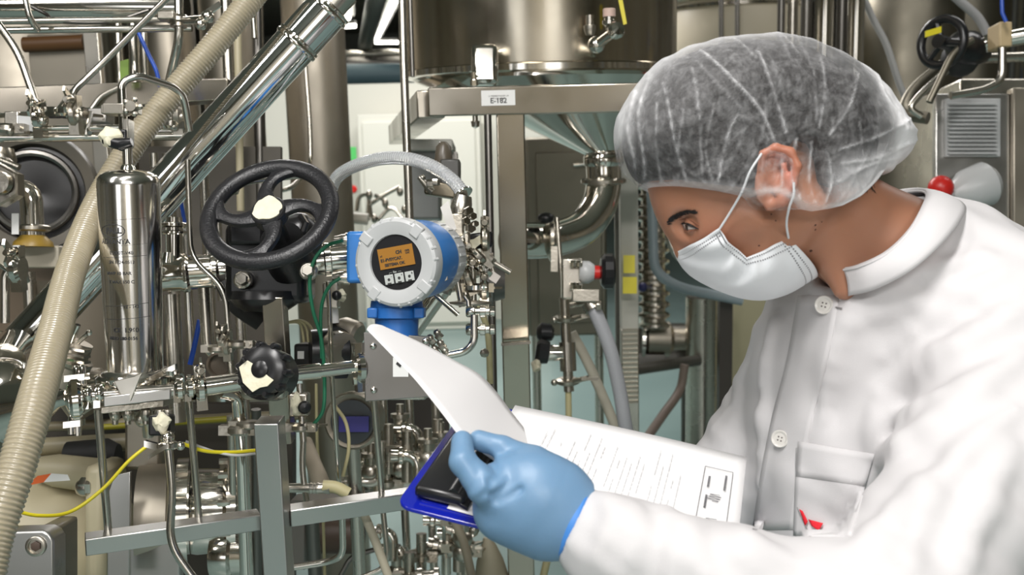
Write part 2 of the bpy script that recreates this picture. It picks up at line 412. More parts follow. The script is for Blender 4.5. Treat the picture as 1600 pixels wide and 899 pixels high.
# red ball and white funnel
t = T('sampling_bottle', 'white plastic bottle with a round red cap below the cabinet vent', 'bottle', P(1510, 330, 2.8))
part('body', MB().lathe(P(1478, 308, 2.80), RT * .92 + UP * .3 + FW * .15, [(0, .022), (.03, .032), (.065, .056), (.125, .062), (.145, .045)], 20), WHITEP, t)
part('cap', MB().ball(P(1470, 294, 2.76), .034, 20), REDP, t, label='round red cap')
thing('cable_gland', 'red connector low beside the white bottle', 'connector', MB().lathe(P(1466, 324, 2.84), RT, [(0, .022), (.02, .03), (.05, .026), (.07, .014)], 16), REDP)
# pipes and black wheel top right
t = T('wheel_valve', 'black hand wheel valve with yellow tag in the upper right corner', 'valve', P(1470, 120, 2.7))
ax = RT * -.8 - FW * .6
mb = MB().torus(P(1472, 66, 2.7), ax, S(36, 2.7), .012, 32, 10)
c0 = P(1472, 66, 2.7); _, u, v = basis(ax)
for k in range(3):
    g = k * 2.094 + .4; mb.rod(c0, c0 + (u * math.cos(g) + v * math.sin(g)) * S(36, 2.7), .009, 8)
mb.lathe(c0 - Vector(ax).normalized() * .02, ax, [(0, .018), (.04, .018)], 16)
part('hand_wheel', mb, BLACKP, t)
part('tag', MB().box(P(1458, 50, 2.62), RT * .02 + UP * .006, UP * .008, FW * .003), YEL, t, label='yellow tag')
part('bonnet', MB().lathe(c0, -Vector(ax), [(0, .015), (.05, .02), (.09, .045), (.13, .05), (.2, .03)], 20), BLACKP, t)
hub = c0 - Vector(ax).normalized() * .1
part('body', MB().ball(P(1500, 92, 2.8), .05, 16), RUBBER, t)
thing('product_pipe', 'shiny pipe running to the right edge behind the beige clamp', 'pipe', MB().tube(fil(PL([(1620, 52, 2.7), (1545, 66, 2.75), (1500, 85, 2.8)]), .05), S(14, 2.7), 16), CHROME)
thing('product_pipe', 'lower dull pipe running to the right edge under the shiny one', 'pipe', MB().rod(P(1620, 88, 2.9), P(1510, 92, 2.9), S(8, 2.9), 14), STEEL)
thing('pipe_clamp', 'beige block clamp around the shiny pipe at right', 'clamp', MB().box(P(1562, 58, 2.68), RT * S(10, 2.7), UP * S(19, 2.7), FW * .035), plain('beige_clamp', (.55, .42, .24), .5), bevel=.004)
thing('curved_pipe', 'steel tube curving from the beige clamp down to the cabinet top', 'pipe', MB().tube(fil(PL([(1566, 75, 2.66), (1566, 125, 2.66), (1540, 140, 2.66), (1485, 150, 2.66)]), .04), .0105, 12), STEEL)
thing('curved_pipe', 'steel tube bending from the black wheel down left of the cabinet', 'pipe', MB().tube(fil(PL([(1520, 62, 2.66), (1490, 80, 2.66), (1452, 160, 2.66)]), .06), .009, 12), DARKT)
thing('curved_pipe', 'looped steel pipe left of the control cabinet', 'pipe', MB().tube(fil(PL([(1475, 100, 2.95), (1425, 140, 2.95), (1408, 178, 2.9), (1450, 185, 2.85)]), .07), .017, 14), DARKT)
thing('curved_pipe', 'inner steel pipe loop nested beside the control cabinet', 'pipe', MB().tube(fil(PL([(1480, 110, 2.8), (1440, 145, 2.8), (1420, 170, 2.8), (1440, 182, 2.8)]), .07), .009, 12), STEEL)
thing('blue_tube', 'thin blue tube hanging at the top right edge', 'hose', MB().tube(PL([(1565, -10, 2.6), (1566, 20, 2.6), (1572, 34, 2.6)]), .005, 8), BLUEC)

# ================================================================== LARGE POLISHED TANK ON ITS FRAME
tc = P(843, 120, 2.75); tr = S(212, 2.75)
zb = P(900, 98, 2.75 - tr).z
tank = T('process_tank', 'large polished steel tank on the frame above the aisle', 'tank', (tc.x, tc.y, zb - .3))
def tank_mat():
    mt, nt, b = _pm('tank_mirror_steel'); b.inputs['Metallic'].default_value = 1; b.inputs['Base Color'].default_value = (.52, .47, .38, 1)
    _vary(nt, b, 'Roughness', 1, .14, .26, 5)
    _bump(nt, b, 7, .35, dist=.004, stretch=(1, 1, .35)); return mt
TANKM = tank_mat()
part('shell', MB().lathe((tc.x, tc.y, zb), Z, [(0, tr * .985), (.006, tr), (1.2, tr)], 96), TANKM, tank)
part('rim_band', MB().lathe((tc.x, tc.y, zb - .016), Z, [(0, tr * .96), (.004, tr * 1.012), (.018, tr * 1.012), (.02, tr * .99)], 96), CHROME, tank)
# skewed cone bottom
ap = P(943, 243, 2.62); mb = MB(); vs = []; n = 64
for j, (k, rr) in enumerate(((0, tr * .95), (.06, tr * .93), (.5, tr * .5), (.9, tr * .2), (1, .045))):
    c = Vector((tc.x, tc.y, zb - .012)).lerp(ap, k)
    for i in range(n):
        g = 2 * math.pi * i / n; vs.append(c + Vector((math.cos(g) * rr, math.sin(g) * rr, 0)))
mb.add(vs, [(j * n + i, j * n + (i + 1) % n, (j + 1) * n + (i + 1) % n, (j + 1) * n + i) for j in range(4) for i in range(n)])
part('cone_bottom', mb, CHROME, tank)
part('outlet_neck', MB().lathe(ap + Z * .005, -Z, [(0, .045), (.02, .045), (.022, .05), (.03, .05), (.032, .044), (.075, .044)], 32), STEEL, tank)
# mounting lug
lg = P(757, 100, 2.33)
part('mounting_lug', MB().box(lg + FW * .06, RT * S(21, 2.33), FW * .065, UP * S(32, 2.33)), CHROME, tank, bevel=.012)
part('mounting_bolt', MB().lathe(P(741, 134, 2.3), Z, [(0, .009), (.012, .009), (.014, .005), (.03, .005), (.032, .012)], 6), CHROME, tank)
# sampling valve on the tank
t = T('sampling_valve', 'small polished valve with a pink cap on the front of the large tank', 'valve', P(932, 88, 2.3))
vb = P(932, 70, 2.33)
part('body', MB().ball(vb, .02, 24), CHROME, t)
part('stem', MB().rod(vb, P(965, 46, 2.26), .0115, 16), CHROME, t)
part('lens_cap', MB().lathe(P(960, 50, 2.27), D2(950, 60, 2.3, 968, 42, 2.24), [(0, .011), (.003, .019), (.012, .02), (.02, .015), (.024, 0)], 24), CHROME, t)
part('neck', MB().lathe(P(952, 52, 2.3), Z, [(0, .008), (.012, .008), (.02, .016), (.028, .016), (.03, .012), (.036, .012)], 20), CHROME, t)
part('cap', MB().lathe(P(952, 26, 2.3), Z, [(0, .0145), (.016, .0145), (.018, .012)], 20), plain('pink_cap', (.62, .45, .38), .5), t, label='pale pink plastic cap')
part('stub', MB().rod(vb, vb + FW * .09, .012, 14), CHROME, t)
part('back_neck', MB().lathe(P(922, 55, 2.36), Z, [(0, .01), (.012, .014), (.022, .014), (.024, .009), (.045, .009)], 16), STEEL, t)
thing('warning_tag', 'narrow yellow strip hanging on the large tank beside its valve', 'tag', MB().prism([(-.002, .0), (.008, -.055), (.0, -.058), (-.012, 0)], P(974, 0, 2.36), RT, UP, 0, .002), YEL)

# tank frame
FD = 2.15
t = T('tank_stand', 'polished box-section frame carrying the large tank and the E-182 plate', 'frame', Vector((P(797, 150, FD).x, P(797, 150, FD).y, 0)))
hw = S(22, FD)
A = P(672, 160, FD); B = P(1290, 146, FD - .06)
part('front_beam', MB().bar(A, B, hw * 2, hw * 2), BEAMM, t, bevel=.003)
Aend = P(622, 211, FD + 1.1)
part('side_beam', MB().bar(A + FW * .02, Aend, hw * 2, hw * 2), BEAMM, t, bevel=.003)
pp = P(797, 165, FD); part('post', MB().bar(pp, (pp.x, pp.y, .02), hw * 2, hw * 2, RT), BEAMM, t, bevel=.003)
pp2 = P(1255, 165, FD); part('post', MB().bar(pp2, (pp2.x, pp2.y, .02), hw * 2, hw * 2, RT), BEAMM, t, bevel=.003)
part('post_collar', MB().bar(P(806, 534, FD) , P(806.3, 538, FD), hw * 2.08, hw * 2.08, RT), BEAMM, t)
pq = P(670, 470, 3.0)
part('adjusting_bolt', MB().lathe(P(743, 201, 2.17), Z, [(0, 0), (.004, .008), (.014, .0095), (.016, .0095), (.016, .006), (.03, .006)], 16), CHROME, t)
# name plate
t = T('name_plate', 'white name plate reading E-182 on the tank frame beam', 'sign', P(778, 166, FD - .035))
bd_ = (B - A).normalized(); bn_ = bd_.cross(Z).normalized()
def rayplane(x, y, off):
    p0 = A + bn_ * (hw + off); d = (P(x, y, 1) - CAM); return CAM + d * ((p0 - CAM).dot(bn_) / d.dot(bn_))
part('plate', MB().box(rayplane(778.5, 153, .0006), bd_ * S(26, FD), Z * S(11.5, FD), bn_ * .0006), LABELW, t)

def text_mesh(txt, size, mat, o, x, y, parent, name='lettering', bold=.0, align='CENTER', ext=.0003, fit=None, cyl=None):
    """flat text whose centre baseline is at o, running along x, up along y. cyl=(axis point, axis dir, radius): wrap"""
    c = bpy.data.curves.new('txt', 'FONT'); c.body = txt; c.size = size; c.align_x = align; c.offset = bold; c.extrude = ext
    tmp = bpy.data.objects.new('tmp_txt', c); COL.objects.link(tmp)
    dg = bpy.context.evaluated_depsgraph_get(); me = bpy.data.meshes.new_from_object(tmp.evaluated_get(dg))
    bpy.data.objects.remove(tmp)
    x = Vector(x).normalized(); y = Vector(y).normalized(); z = x.cross(y)
    vs = [v.co.copy() for v in me.vertices]
    k = 1
    if fit and vs:
        wdt = max(v.x for v in vs) - min(v.x for v in vs)
        k = fit / wdt if wdt > 0 else 1
    out = []
    for v in vs:
        if cyl:
            R = cyl; a = v.x * k / R
            out.append(o + x * (math.sin(a) * R) + z * ((math.cos(a) - 1) * R + v.z) + y * v.y)
        else: out.append(o + x * v.x * k + y * v.y + z * v.z)
    mb = MB().add(out, [tuple(p.vertices) for p in me.polygons])
    bpy.data.meshes.remove(me)
    return part(name, mb, mat, parent, sharp=0)
text_mesh('E-182', .0150, INK, rayplane(779, 161, .0016), bd_, Z, t, bold=.0002)
text_mesh('C. FERMENTADOR 1/4', .0042, INKG, rayplane(779, 151, .0016), bd_, Z, t)
text_mesh('TAG 1:4 m3', .0042, INKG, rayplane(779, 155, .0016), bd_, Z, t)

# level rod left of tank
thing('level_rod', 'slim vertical steel rod left of the large tank', 'rod', MB().tube(PL([(628, -30, 2.02), (631, 100, 2.02), (640, 345, 2.02)]), S(6.5, 2.02), 14), STEEL)
thing('level_rod', 'second thin rod tight behind the vertical rod by the tank', 'rod', MB().rod(P(640, -30, 2.2), P(645, 120, 2.2), S(3.5, 2.2), 10), DARKM)

# outlet elbow
t = tank
el = spl(PL([(943, 258, 2.62), (943, 290, 2.62), (934, 326, 2.6), (908, 358, 2.57), (868, 373, 2.53), (830, 376, 2.48), (795, 376, 2.44)]), 8)
part('outlet_elbow', MB().tube(el, S(27.5, 2.6), 28), CHROME, t)
def ring(mb, c, ax, r, w, g=.004, n=32):
    a = Vector(ax).normalized(); return mb.lathe(Vector(c) - a * w / 2, a, [(0, r), (.0, r + g * .4), (w * .25, r + g), (w * .75, r + g), (w, r + g * .4), (w, r)], n)
mb = MB(); ring(mb, P(943, 283, 2.62), Z, .046, .016, .012); part('clamp', mb, STEEL, t)
mb = MB(); ring(mb, P(943, 250, 2.62), Z, .046, .03, .005); ring(mb, P(943, 238, 2.62), Z, .046, .008, .01); part('ferrule', mb, CHROME, t)
mb = MB(); ring(mb, P(862, 372, 2.5), RT, .045, .016, .012)
mb.box(P(866, 405, 2.43), RT * .008, UP * .03, FW * .008); mb.rod(P(870, 340, 2.43), P(880, 470, 2.42), .006); part('clamp', mb, CAST, t)
part('clamp_knob', MB().ball(P(853, 341, 2.44), .017, 16, (1.2, 1, .8)), BLACKP, t)

# right-hand stand with valves
t = T('frame_post', 'pale upright post with yellow marks behind the braided hose', 'post', (P(980, 300, 2.9).x, P(980, 300, 2.9).y, 0))
a = P(981, 222, 2.9)
part('upper_post', MB().bar(a, (a.x, a.y, P(983, 522, 2.9).z), S(28, 2.9), S(28, 2.9), RT), plain('pale_post', (.50, .485, .43), .4), t, bevel=.003)
part('ridged_foot', MB().bar((a.x, a.y, P(983, 522, 2.9).z), (a.x, a.y, .02), S(28, 2.9), S(28, 2.9), RT), STEEL, t, bevel=.003)
mb = MB()
for i in range(16): c = P(984, 528 + i * 8, 2.86); mb.box(Vector((a.x, a.y - S(14.5, 2.9), c.z)), (S(12, 2.9), 0, 0), (0, .003, 0), (0, 0, .004))
part('ridges', mb, DULL, t)
mb = MB(); mb.box(P(983, 413, 2.865), RT * S(9, 2.86), UP * S(14, 2.86), FW * .0015); mb.box(P(984, 446, 2.865), RT * S(11, 2.86), UP * S(13, 2.86), FW * .0015)
part('yellow_marks', mb, YEL, t)
vt = P(965, 200, 2.95); thing('dark_upright', 'dark narrow upright just left of the pale post', 'post', MB().bar(vt, (vt.x, vt.y, .02), .022, .022, RT), DARKM)

t = T('diaphragm_valve', 'steel diaphragm valve with black knob and red collar', 'valve', P(900, 470, 2.35))
part('body', MB().box(P(893, 436, 2.36), RT * S(16, 2.36), UP * S(32, 2.36), FW * .022), STEEL, t, bevel=.004)
mb = MB()
for (x, y) in ((896, 413), (896, 448), (905, 413), (905, 448)): mb.hexnut(P(x, y, 2.325), RT, .009, .014)
part('bolt', mb, CHROME, t)
part('bonnet', MB().lathe(P(905, 425, 2.34), RT - UP * .05, [(0, .02), (.008, .026), (.022, .026), (.034, .018)], 24), WHITEP, t)
part('collar', MB().lathe(P(926, 426, 2.34), RT, [(0, .016), (.016, .016)], 20), REDP, t, label='red collar')
mb = MB()
kp = [(0, .01), (.004, .032), (.012, .041), (.03, .041), (.036, .03), (.038, 0)]
mb.lathe(P(936, 424, 2.34), RT, kp, 14); part('knob', mb, BLACKP, t, sharp=20)

t = T('drain_line', 'vertical steel drain tube with two clamps beside the pale post', 'pipe', P(888, 660, 2.35))
part('tube', MB().tube(PL([(882, 465, 2.36), (884, 520, 2.36), (889, 612, 2.36)]), S(8, 2.36), 16), STEEL, t)
part('sleeve', MB().rod(P(886, 535, 2.36), P(888, 580, 2.36), S(13, 2.36), 16), STEEL, t)
for y0_ in (498, 596):
    mb = MB(); ring(mb, P(884 + (y0_ - 498) * .03, y0_, 2.36), Z, S(12, 2.36), .014, .01)
    mb.rod(P(896, y0_, 2.34), P(918, y0_ - 5, 2.3), .006); mb.box(P(922, y0_ - 4, 2.3), RT * .02, UP * .004, FW * .004); mb.ball(P(866, y0_ + 2, 2.33), .008, 10)
    part('clamp', mb, CAST, t)
part('yellow_tube', MB().rod(P(888, 612, 2.36), P(889, 680, 2.36), S(5, 2.36), 12), YELG, t, label='yellow drain tube')
t = T('knob_valve', 'black knobbed valve stub on the drain tube above the floor', 'valve', P(855, 578, 2.35))
part('stub', MB().lathe(P(880, 552, 2.35), -RT, [(0, .016), (.02, .019), (.036, .019), (.038, .012)], 20), CHROME, t)
part('knob', MB().lathe(P(860, 552, 2.35), -RT + UP * .15, [(0, .012), (.004, .026), (.026, .03), (.034, .02), (.035, 0)], 10), BLACKP, t, sharp=20)
part('tape', blob(P(838, 572, 2.33), .014, (1, .8, .9), 1), TAPE, t)
thing('knob_valve', 'taped black knob above the lower knobbed valve', 'valve', MB().lathe(P(866, 520, 2.38), -RT, [(0, .01), (.006, .02), (.03, .024), (.04, .014), (.042, 0)], 12), BLACKP)
HOSEB = plain('braided_hose', (.36, .365, .385), .45, .8, 260)
t = T('braided_hose', 'grey braided hose sweeping down in front of the pale post', 'hose', P(985, 700, 2.3))
part('hose', MB().tube(spl(PL([(920, 470, 2.28), (932, 492, 2.27), (953, 545, 2.27), (968, 610, 2.27), (980, 680, 2.27), (1000, 760, 2.3)])), S(11, 2.28), 16), HOSEB, t)
part('collar', MB().rod(P(915, 462, 2.28), P(928, 484, 2.27), S(15, 2.28), 14), CAST, t)
mb = MB().box(P(915, 462, 2.26), RT * .03, UP * .014, FW * .014); mb.rod(P(890, 478, 2.28), P(935, 470, 2.25), .006); mb.hexnut(P(935, 478, 2.25), RT, .012, .014)
part('hose_clip', mb, CAST, t, bevel=.003)
thing('drain_hose', 'beige hose curving down behind the braided hose', 'hose', MB().tube(spl(PL([(893, 520, 2.42), (915, 560, 2.42), (940, 615, 2.42), (962, 670, 2.42), (985, 740, 2.45)])), S(8, 2.42), 14), plain('beige_hose', (.45, .42, .34), .5))

# grey cabinet behind elbow
t = T('steel_cabinet', 'flat grey steel cabinet behind the outlet elbow', 'cabinet', (P(880, 350, 4.4).x, P(880, 350, 4.4).y, 0))
cz0 = P(880, 545, 4.4).z; cz1 = P(880, 215, 4.4).z; cc = P(886, 380, 4.4)
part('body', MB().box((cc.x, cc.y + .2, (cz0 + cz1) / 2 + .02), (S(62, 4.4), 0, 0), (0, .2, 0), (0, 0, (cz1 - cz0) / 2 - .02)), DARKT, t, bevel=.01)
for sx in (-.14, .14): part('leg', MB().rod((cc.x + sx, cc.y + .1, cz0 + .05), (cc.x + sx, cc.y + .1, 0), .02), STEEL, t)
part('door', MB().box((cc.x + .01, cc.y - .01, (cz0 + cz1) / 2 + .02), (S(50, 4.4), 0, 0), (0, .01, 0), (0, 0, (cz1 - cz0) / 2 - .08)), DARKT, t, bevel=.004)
part('handle', MB().rod(P(896, 258, 4.3), P(926, 255, 4.3), .01), CHROME, t)
thing('green_tag', 'small green tag on the wall left of the elbow', 'tag', MB().box(P(912, 290, 4.392), RT * .03, UP * .055, FW * .004), GREENS)
# corrugated column
mb = MB(); ca = P(1020, 285, 4.6); cb = P(1022, 520, 4.6); pr = []; L = (ca - cb).length
for i in range(14):
    q = L * i / 14
    pr += [(q, .052), (q + L / 56, .072), (q + L / 28, .072), (q + L * 3 / 56, .052)]
mb.lathe(ca, cb - ca, pr, 24); thing('corrugated_duct', 'corrugated steel duct hanging behind the goggled face', 'duct', mb, STEEL)
bpy.data.objects['corrugated_duct']['label'] = 'corrugated steel column behind the masked face'
thing('water_pipe', 'blue-grey pipe turning right below the corrugated column', 'pipe', MB().tube(fil(PL([(1018, 300, 4.2), (1022, 425, 4.2), (1060, 450, 4.2), (1160, 470, 4.2)]), .1), S(8, 4.2), 14), plain('bluegrey_pipe', (.28, .34, .37), .3))
thing('water_pipe', 'steel pipe just right of the corrugated column', 'pipe', MB().tube(fil(PL([(1040, 260, 4.3), (1046, 400, 4.3), (1140, 440, 4.3)]), .1), S(6, 4.3), 14), STEEL)
b0 = P(1096, 464, 4.6)
t = T('support_cylinder', 'thick grey cylinder standing on the floor left of the coat', 'column', (b0.x, b0.y, 0))
part('shaft', MB().lathe((b0.x, b0.y, b0.z), -Z, [(0, .05), (0, .07), (b0.z - .08, .07)], 24), STEEL, t)
part('foot', MB().lathe((b0.x, b0.y, .0), Z, [(0, .09), (.03, .09), (.05, .072), (.1, .072)], 24), STEEL, t)
a = P(1133, 440, 4.3); thing('dark_upright', 'dark upright between the grey cylinder and the coat', 'post', MB().bar(a, (a.x, a.y, .02), .055, .055, RT), plain('brown_steel', (.05, .042, .035), .4))
a = P(1160, 430, 4.8); thing('pale_locker', 'cream locker edge between the dark upright and the coat', 'locker', MB().box((a.x, a.y, .55), (.09, 0, 0), (0, .1, 0), (0, 0, .52)), plain('cream_locker', (.6, .55, .36), .5), bevel=.01)
mbx = P(1030, 540, 4.9); t = T('machine_base', 'dark machine base on legs behind the pale post', 'machine', (mbx.x, mbx.y, 0))
part('body', MB().box(mbx, RT * S(48, 4.9), UP * S(34, 4.9), FW * .1), DARKM, t, bevel=.02)
for sx in (-1, 1): part('leg', MB().rod(mbx + RT * .12 * sx, (mbx.x + .12 * sx, mbx.y, 0), .015), DARKM, t)
thing('low_rail', 'dark horizontal rail low behind the pale post', 'rail', MB().rod(P(960, 583, 4.4), P(1092, 563, 4.56), S(9, 4.4), 12), plain('brown_rail', (.09, .085, .07), .35))
thing('floor_hose', 'brown hose running down to the floor left of the coat', 'hose', MB().tube(spl(PL([(1070, 570, 4.2), (1062, 610, 4.2), (1035, 650, 4.1), (1000, 700, 4.0)])), S(7, 4.2), 12), plain('brown_hose', (.22, .17, .14), .5))
part('knob', MB().ball(P(1004, 449, 4.2), .02, 12).rod(P(1004, 449, 4.2), P(1018, 449, 4.6), .006), plain('navy', (.03, .03, .12), .4), bpy.data.objects['corrugated_duct'], label='small dark blue knob')
t = T('transfer_pump', 'blurred steel pump standing on the floor behind the pale post', 'pump', P(1020, 600, 5.0))
part('housing', MB().lathe(P(1004, 530, 4.7), RT, [(0, .05), (.02, .08), (.12, .08), (.14, .05), (.22, .05), (.22, .03)], 24), DULL, t)
part('flange', MB().lathe(P(1000, 530, 4.7), RT, [(0, .1), (.015, .1)], 24), CHROME, t)
part('foot', MB().box(P(1012, 560, 4.7), RT * .07, UP * .02, FW * .06), DARKM, t)

# ================================================================== LEFT-HAND RIG
def proj(p):
    d = p - CAM; z = d.dot(FW); return 800 + d.dot(RT) / z * FPX, 449.5 - d.dot(UP) / z * FPX
def drop(x, y, d, y2):
    """end of a plumb line that starts at P(x,y,d) and ends at image row y2"""
    p = P(x, y, d); t = 0.0
    for _ in range(12):
        yy = proj(p - Z * t)[1]; t += (y2 - yy) * d / FPX
    return p - Z * t
def tubeT(name, label, cat, pts, rpx, mat, rad=.02, n=12, group=None, smooth=False):
    ps = [q if isinstance(q, Vector) else P(*q) for q in pts]
    d = pts[0][2] if not isinstance(pts[0], Vector) else 1.5
    ps = spl(ps) if smooth else fil(ps, rad)
    return thing(name, label, cat, MB().tube(ps, S(rpx, d), n), mat, group=group)

def clamp_geo(mb, c, ax, r, hint=None, s=1.0, wing=True):
    """hinged ring clamp with its bolt and wing nut"""
    a, u, v = basis(ax, hint); c = Vector(c)
    ring(mb, c, a, r, .012 * s, .006 * s)
    for sg in (-1, 1):
        mb.box(c + u * (r + .008 * s) * sg, a * .006 * s, u * .007 * s, v * .008 * s)
    if wing:
        b = c + u * (r + .010 * s)
        mb.rod(b - v * .012 * s, b + v * .028 * s, .0028 * s, 8)
        mb.lathe(b + v * .012 * s, v, [(0, .0055 * s), (.008 * s, .0055 * s), (.012 * s, .004 * s)], 12)
        for sg in (-1, 1):
            mb.prism([(0, 0), (.006 * s, 0), (.016 * s, .014 * s), (.010 * s, .017 * s), (.001 * s, .008 * s)], b + v * .013 * s, u * sg, v, -.0015 * s, .0015 * s)
    return mb
def dM(x): return 1.30 + (x - 115) / 445 * .14
def dB(x): return 1.32 + (x - 133) / 512 * .16

# ---- frame: post, cross beam, rods
t = T('rig_frame', 'brushed steel square-section frame carrying the manifold at lower left', 'frame', Vector((P(425, 700, 1.38).x, P(425, 700, 1.38).y, 0)))
a = P(421, 656, 1.375); g = S(24, 1.375)
part('lower_post', MB().bar(a, (a.x, a.y, 0.02), g * 2, g * 1.6, RT), BRUSH, t, bevel=.0015)
a = P(429, 462, 1.47); b = drop(429, 462, 1.47, 690)
part('upper_post', MB().bar(a, b, S(17, 1.47) * 2, .03, RT), BEAMM, t, bevel=.0015)
pA = P(133, 851, dB(133)); pB = P(405, 812, dB(405)); pC = P(452, 806, dB(455)); pD = P(700, 770, dB(700))
part('cross_beam', MB().bar(pA, pB, .028, S(27, 1.34)), BRUSH, t, bevel=.0015)
part('cross_beam', MB().bar(pC, pD, .028, S(27, 1.44)), BRUSH, t, bevel=.0015)
for x, y, y2, r in ((153, 640, 832, 6.3), (295, 622, 808, 5.6), (584, 625, 768, 5.2)):
    d = dB(x) ; part('support_rod', MB().tube([P(x, y, d), P(x + (y2 - y) * .085, y2, d + .015)], S(r, d), 14), TUBEM, t)
part('base_plate', MB().box(Vector((P(421, 656, 1.375).x, P(421, 656, 1.375).y, .01)), (.09, 0, 0), (0, .09, 0), (0, 0, .01)), BRUSH, t, bevel=.002)

# ---- big inclined pipe
t = T('inclined_pipe', 'large mirror-polished steel pipe slanting from lower left to upper right', 'pipe', P(30, 545, 1.62))
e0 = P(30, 545, 1.60); e1 = P(512, 15, 1.60); ax = (e1 - e0).normalized()
part('tube', MB().lathe(e0, ax, [(0, .034), ((e1 - e0).length, .034)], 48), PIPEM, t)
q = P(491, 66 - 28, 1.60); L = (e1 - e0).length
for k, (tt, nm) in enumerate(((L - .073, 'weld_collar'), (L - .002, 'end_collar'))):
    mb = MB().lathe(e0 + ax * tt, ax, [(-.004, .034), (-.003, .0365), (.0, .0372), (.003, .0365), (.0045, .0355), (.006, .0368), (.009, .0365), (.010, .034)], 48)
    part(nm, mb, CHROME, t)
part('top_ferrule', MB().lathe(e1, ax, [(0, .03), (.006, .03), (.01, .024), (.04, .024)], 32), STEEL, t)
mb = MB().lathe(e0 - ax * .004, ax, [(-.008, .034), (-.006, .041), (.004, .041), (.006, .034)], 40)
part('clamp_ring', mb, CHROME, t)
tubeT('vent_pipe', 'upright polished pipe rising from the top of the slanting pipe', 'pipe', [(512, 16, 1.66), (528, -10, 1.7), (532, -90, 1.7)], 14, CHROME, .05, 20)
# bulb and reducer at left edge
t = T('reducer_fitting', 'polished bulb and conical reducer at the left edge feeding the manifold', 'fitting', P(30, 690, 1.33))
part('bulb', MB().ball(P(2, 622, 1.36), S(66, 1.36), 36, (1, 1, .95)), CHROME, t)
cA = P(22, 640, 1.34); cB = P(108, 620, 1.30); Lc = (cB - cA).length
part('cone', MB().lathe(cA, cB - cA, [(0, S(54, 1.34)), (.004, S(54, 1.34)), (Lc * .8, S(13, 1.3)), (Lc, S(12, 1.3))], 40), CHROME, t)
mb = MB(); ring(mb, P(20, 640, 1.34), cB - cA, S(50, 1.34), .012, .004); part('seam_ring', mb, CHROME, t)
part('neck_tube', MB().tube(PL([(5, 570, 1.42), (22, 545, 1.55)]), .03, 30), CHROME, t)

# ---- manifold line
t = T('manifold_pipe', 'horizontal steel sampling manifold with clamps running through the black knob valve', 'pipe', P(330, 630, dM(330)))
def mp_(x, y): return P(x, y, dM(x))
line = [mp_(108, 622), mp_(165, 618), mp_(270, 610), mp_(300, 608), mp_(370, 597), mp_(455, 583), mp_(560, 573)]
part('tube', MB().tube(line[:3], S(10, 1.32), 20), TUBEM, t)
part('tube', MB().tube([mp_(310, 606), mp_(380, 596)], S(15, 1.36), 24), CHROME, t)
part('tube', MB().tube([mp_(440, 586), mp_(500, 580)], S(12.5, 1.4), 24), CHROME, t)
part('tube', MB().tube([mp_(500, 580), mp_(556, 573)], S(10.5, 1.42), 24), CHROME, t)
adir = (line[-1] - line[0]).normalized()
c = mp_(118, 624); mb = MB(); ring(mb, c, adir, S(26, 1.3), .014, .006, 36)
mb.lathe(c - adir * .012, adir, [(0, S(12, 1.3)), (.004, S(24, 1.3)), (.02, S(24, 1.3)), (.026, S(12, 1.3))], 32)
for (x, y) in ((119, 586), (128, 585), (112, 664), (122, 666)): mb.lathe(mp_(x, y) - UP * .012, UP, [(0, .0045), (.02, .0045), (.024, .003)], 10)
mb.box(mp_(120, 590), adir * .012, UP * .004, FW * .008); mb.box(mp_(116, 662), adir * .01, UP * .004, FW * .008)
part('flange_clamp', mb, CHROME, t, label='large chrome clamp')
for k, (x, y, w_) in enumerate(((137, 616, 8), (155, 614, 9))):
    mb = MB(); ring(mb, mp_(x, y), adir, S(11, 1.31), S(w_ * 1.5, 1.31), .003); mb.box(mp_(x, y + 17), adir * S(5, 1.3), UP * S(6, 1.3), FW * .008)
    part('union_nut', mb, CHROME, t)
for k, (x, y) in enumerate(((280, 609), (297, 607))):
    mb = MB(); ring(mb, mp_(x, y), adir, S(11, 1.35), S(13, 1.35), .004)
    mb.box(mp_(x, y + 14), adir * S(5, 1.35), UP * S(6, 1.3), FW * .008); mb.hexnut(mp_(x, y - 18), UP, .005, .006)
    part('union_nut', mb, CHROME, t)
mb = MB(); clamp_geo(mb, mp_(313, 606), adir, S(15, 1.36), UP, 1.15); part('wing_clamp', mb, CHROME, t)
mb = MB(); clamp_geo(mb, mp_(562, 574), adir, S(18, 1.44), UP, 1.2, wing=False)
for yy in (552, 596): mb.hexnut(mp_(556, yy), adir, .006, .008); mb.hexnut(mp_(570, yy), adir, .006, .008)
part('wing_clamp', mb, CHROME, t)
part('outlet_stub', MB().rod(mp_(565, 572), P(590, 568, 1.47), S(9, 1.44), 16), CHROME, t)
part('plate', MB().box(P(216, 622, 1.31), adir * S(49, 1.31), UP * S(8, 1.31), FW * .003), BRUSH, t, bevel=.001)
mb = MB().box(P(216, 634, 1.34), adir * S(46, 1.33), UP * S(5, 1.31), FW * .02)
for x in (180, 200, 228, 250, 262): mb.lathe(P(x, 640, 1.33), -UP, [(0, .007), (.006, .008), (.012, .006), (.014, .004), (.02, .004)], 12)
part('lower_fittings', mb, CAST, t, bevel=.001)
mb = MB().rod(mp_(228, 634), P(232, 680, 1.36), .008, 12); mb.ball(P(222, 655, 1.35), .011, 12); mb.rod(P(205, 650, 1.36), P(270, 645, 1.37), .005); part('drain_stub', mb, CAST, t)

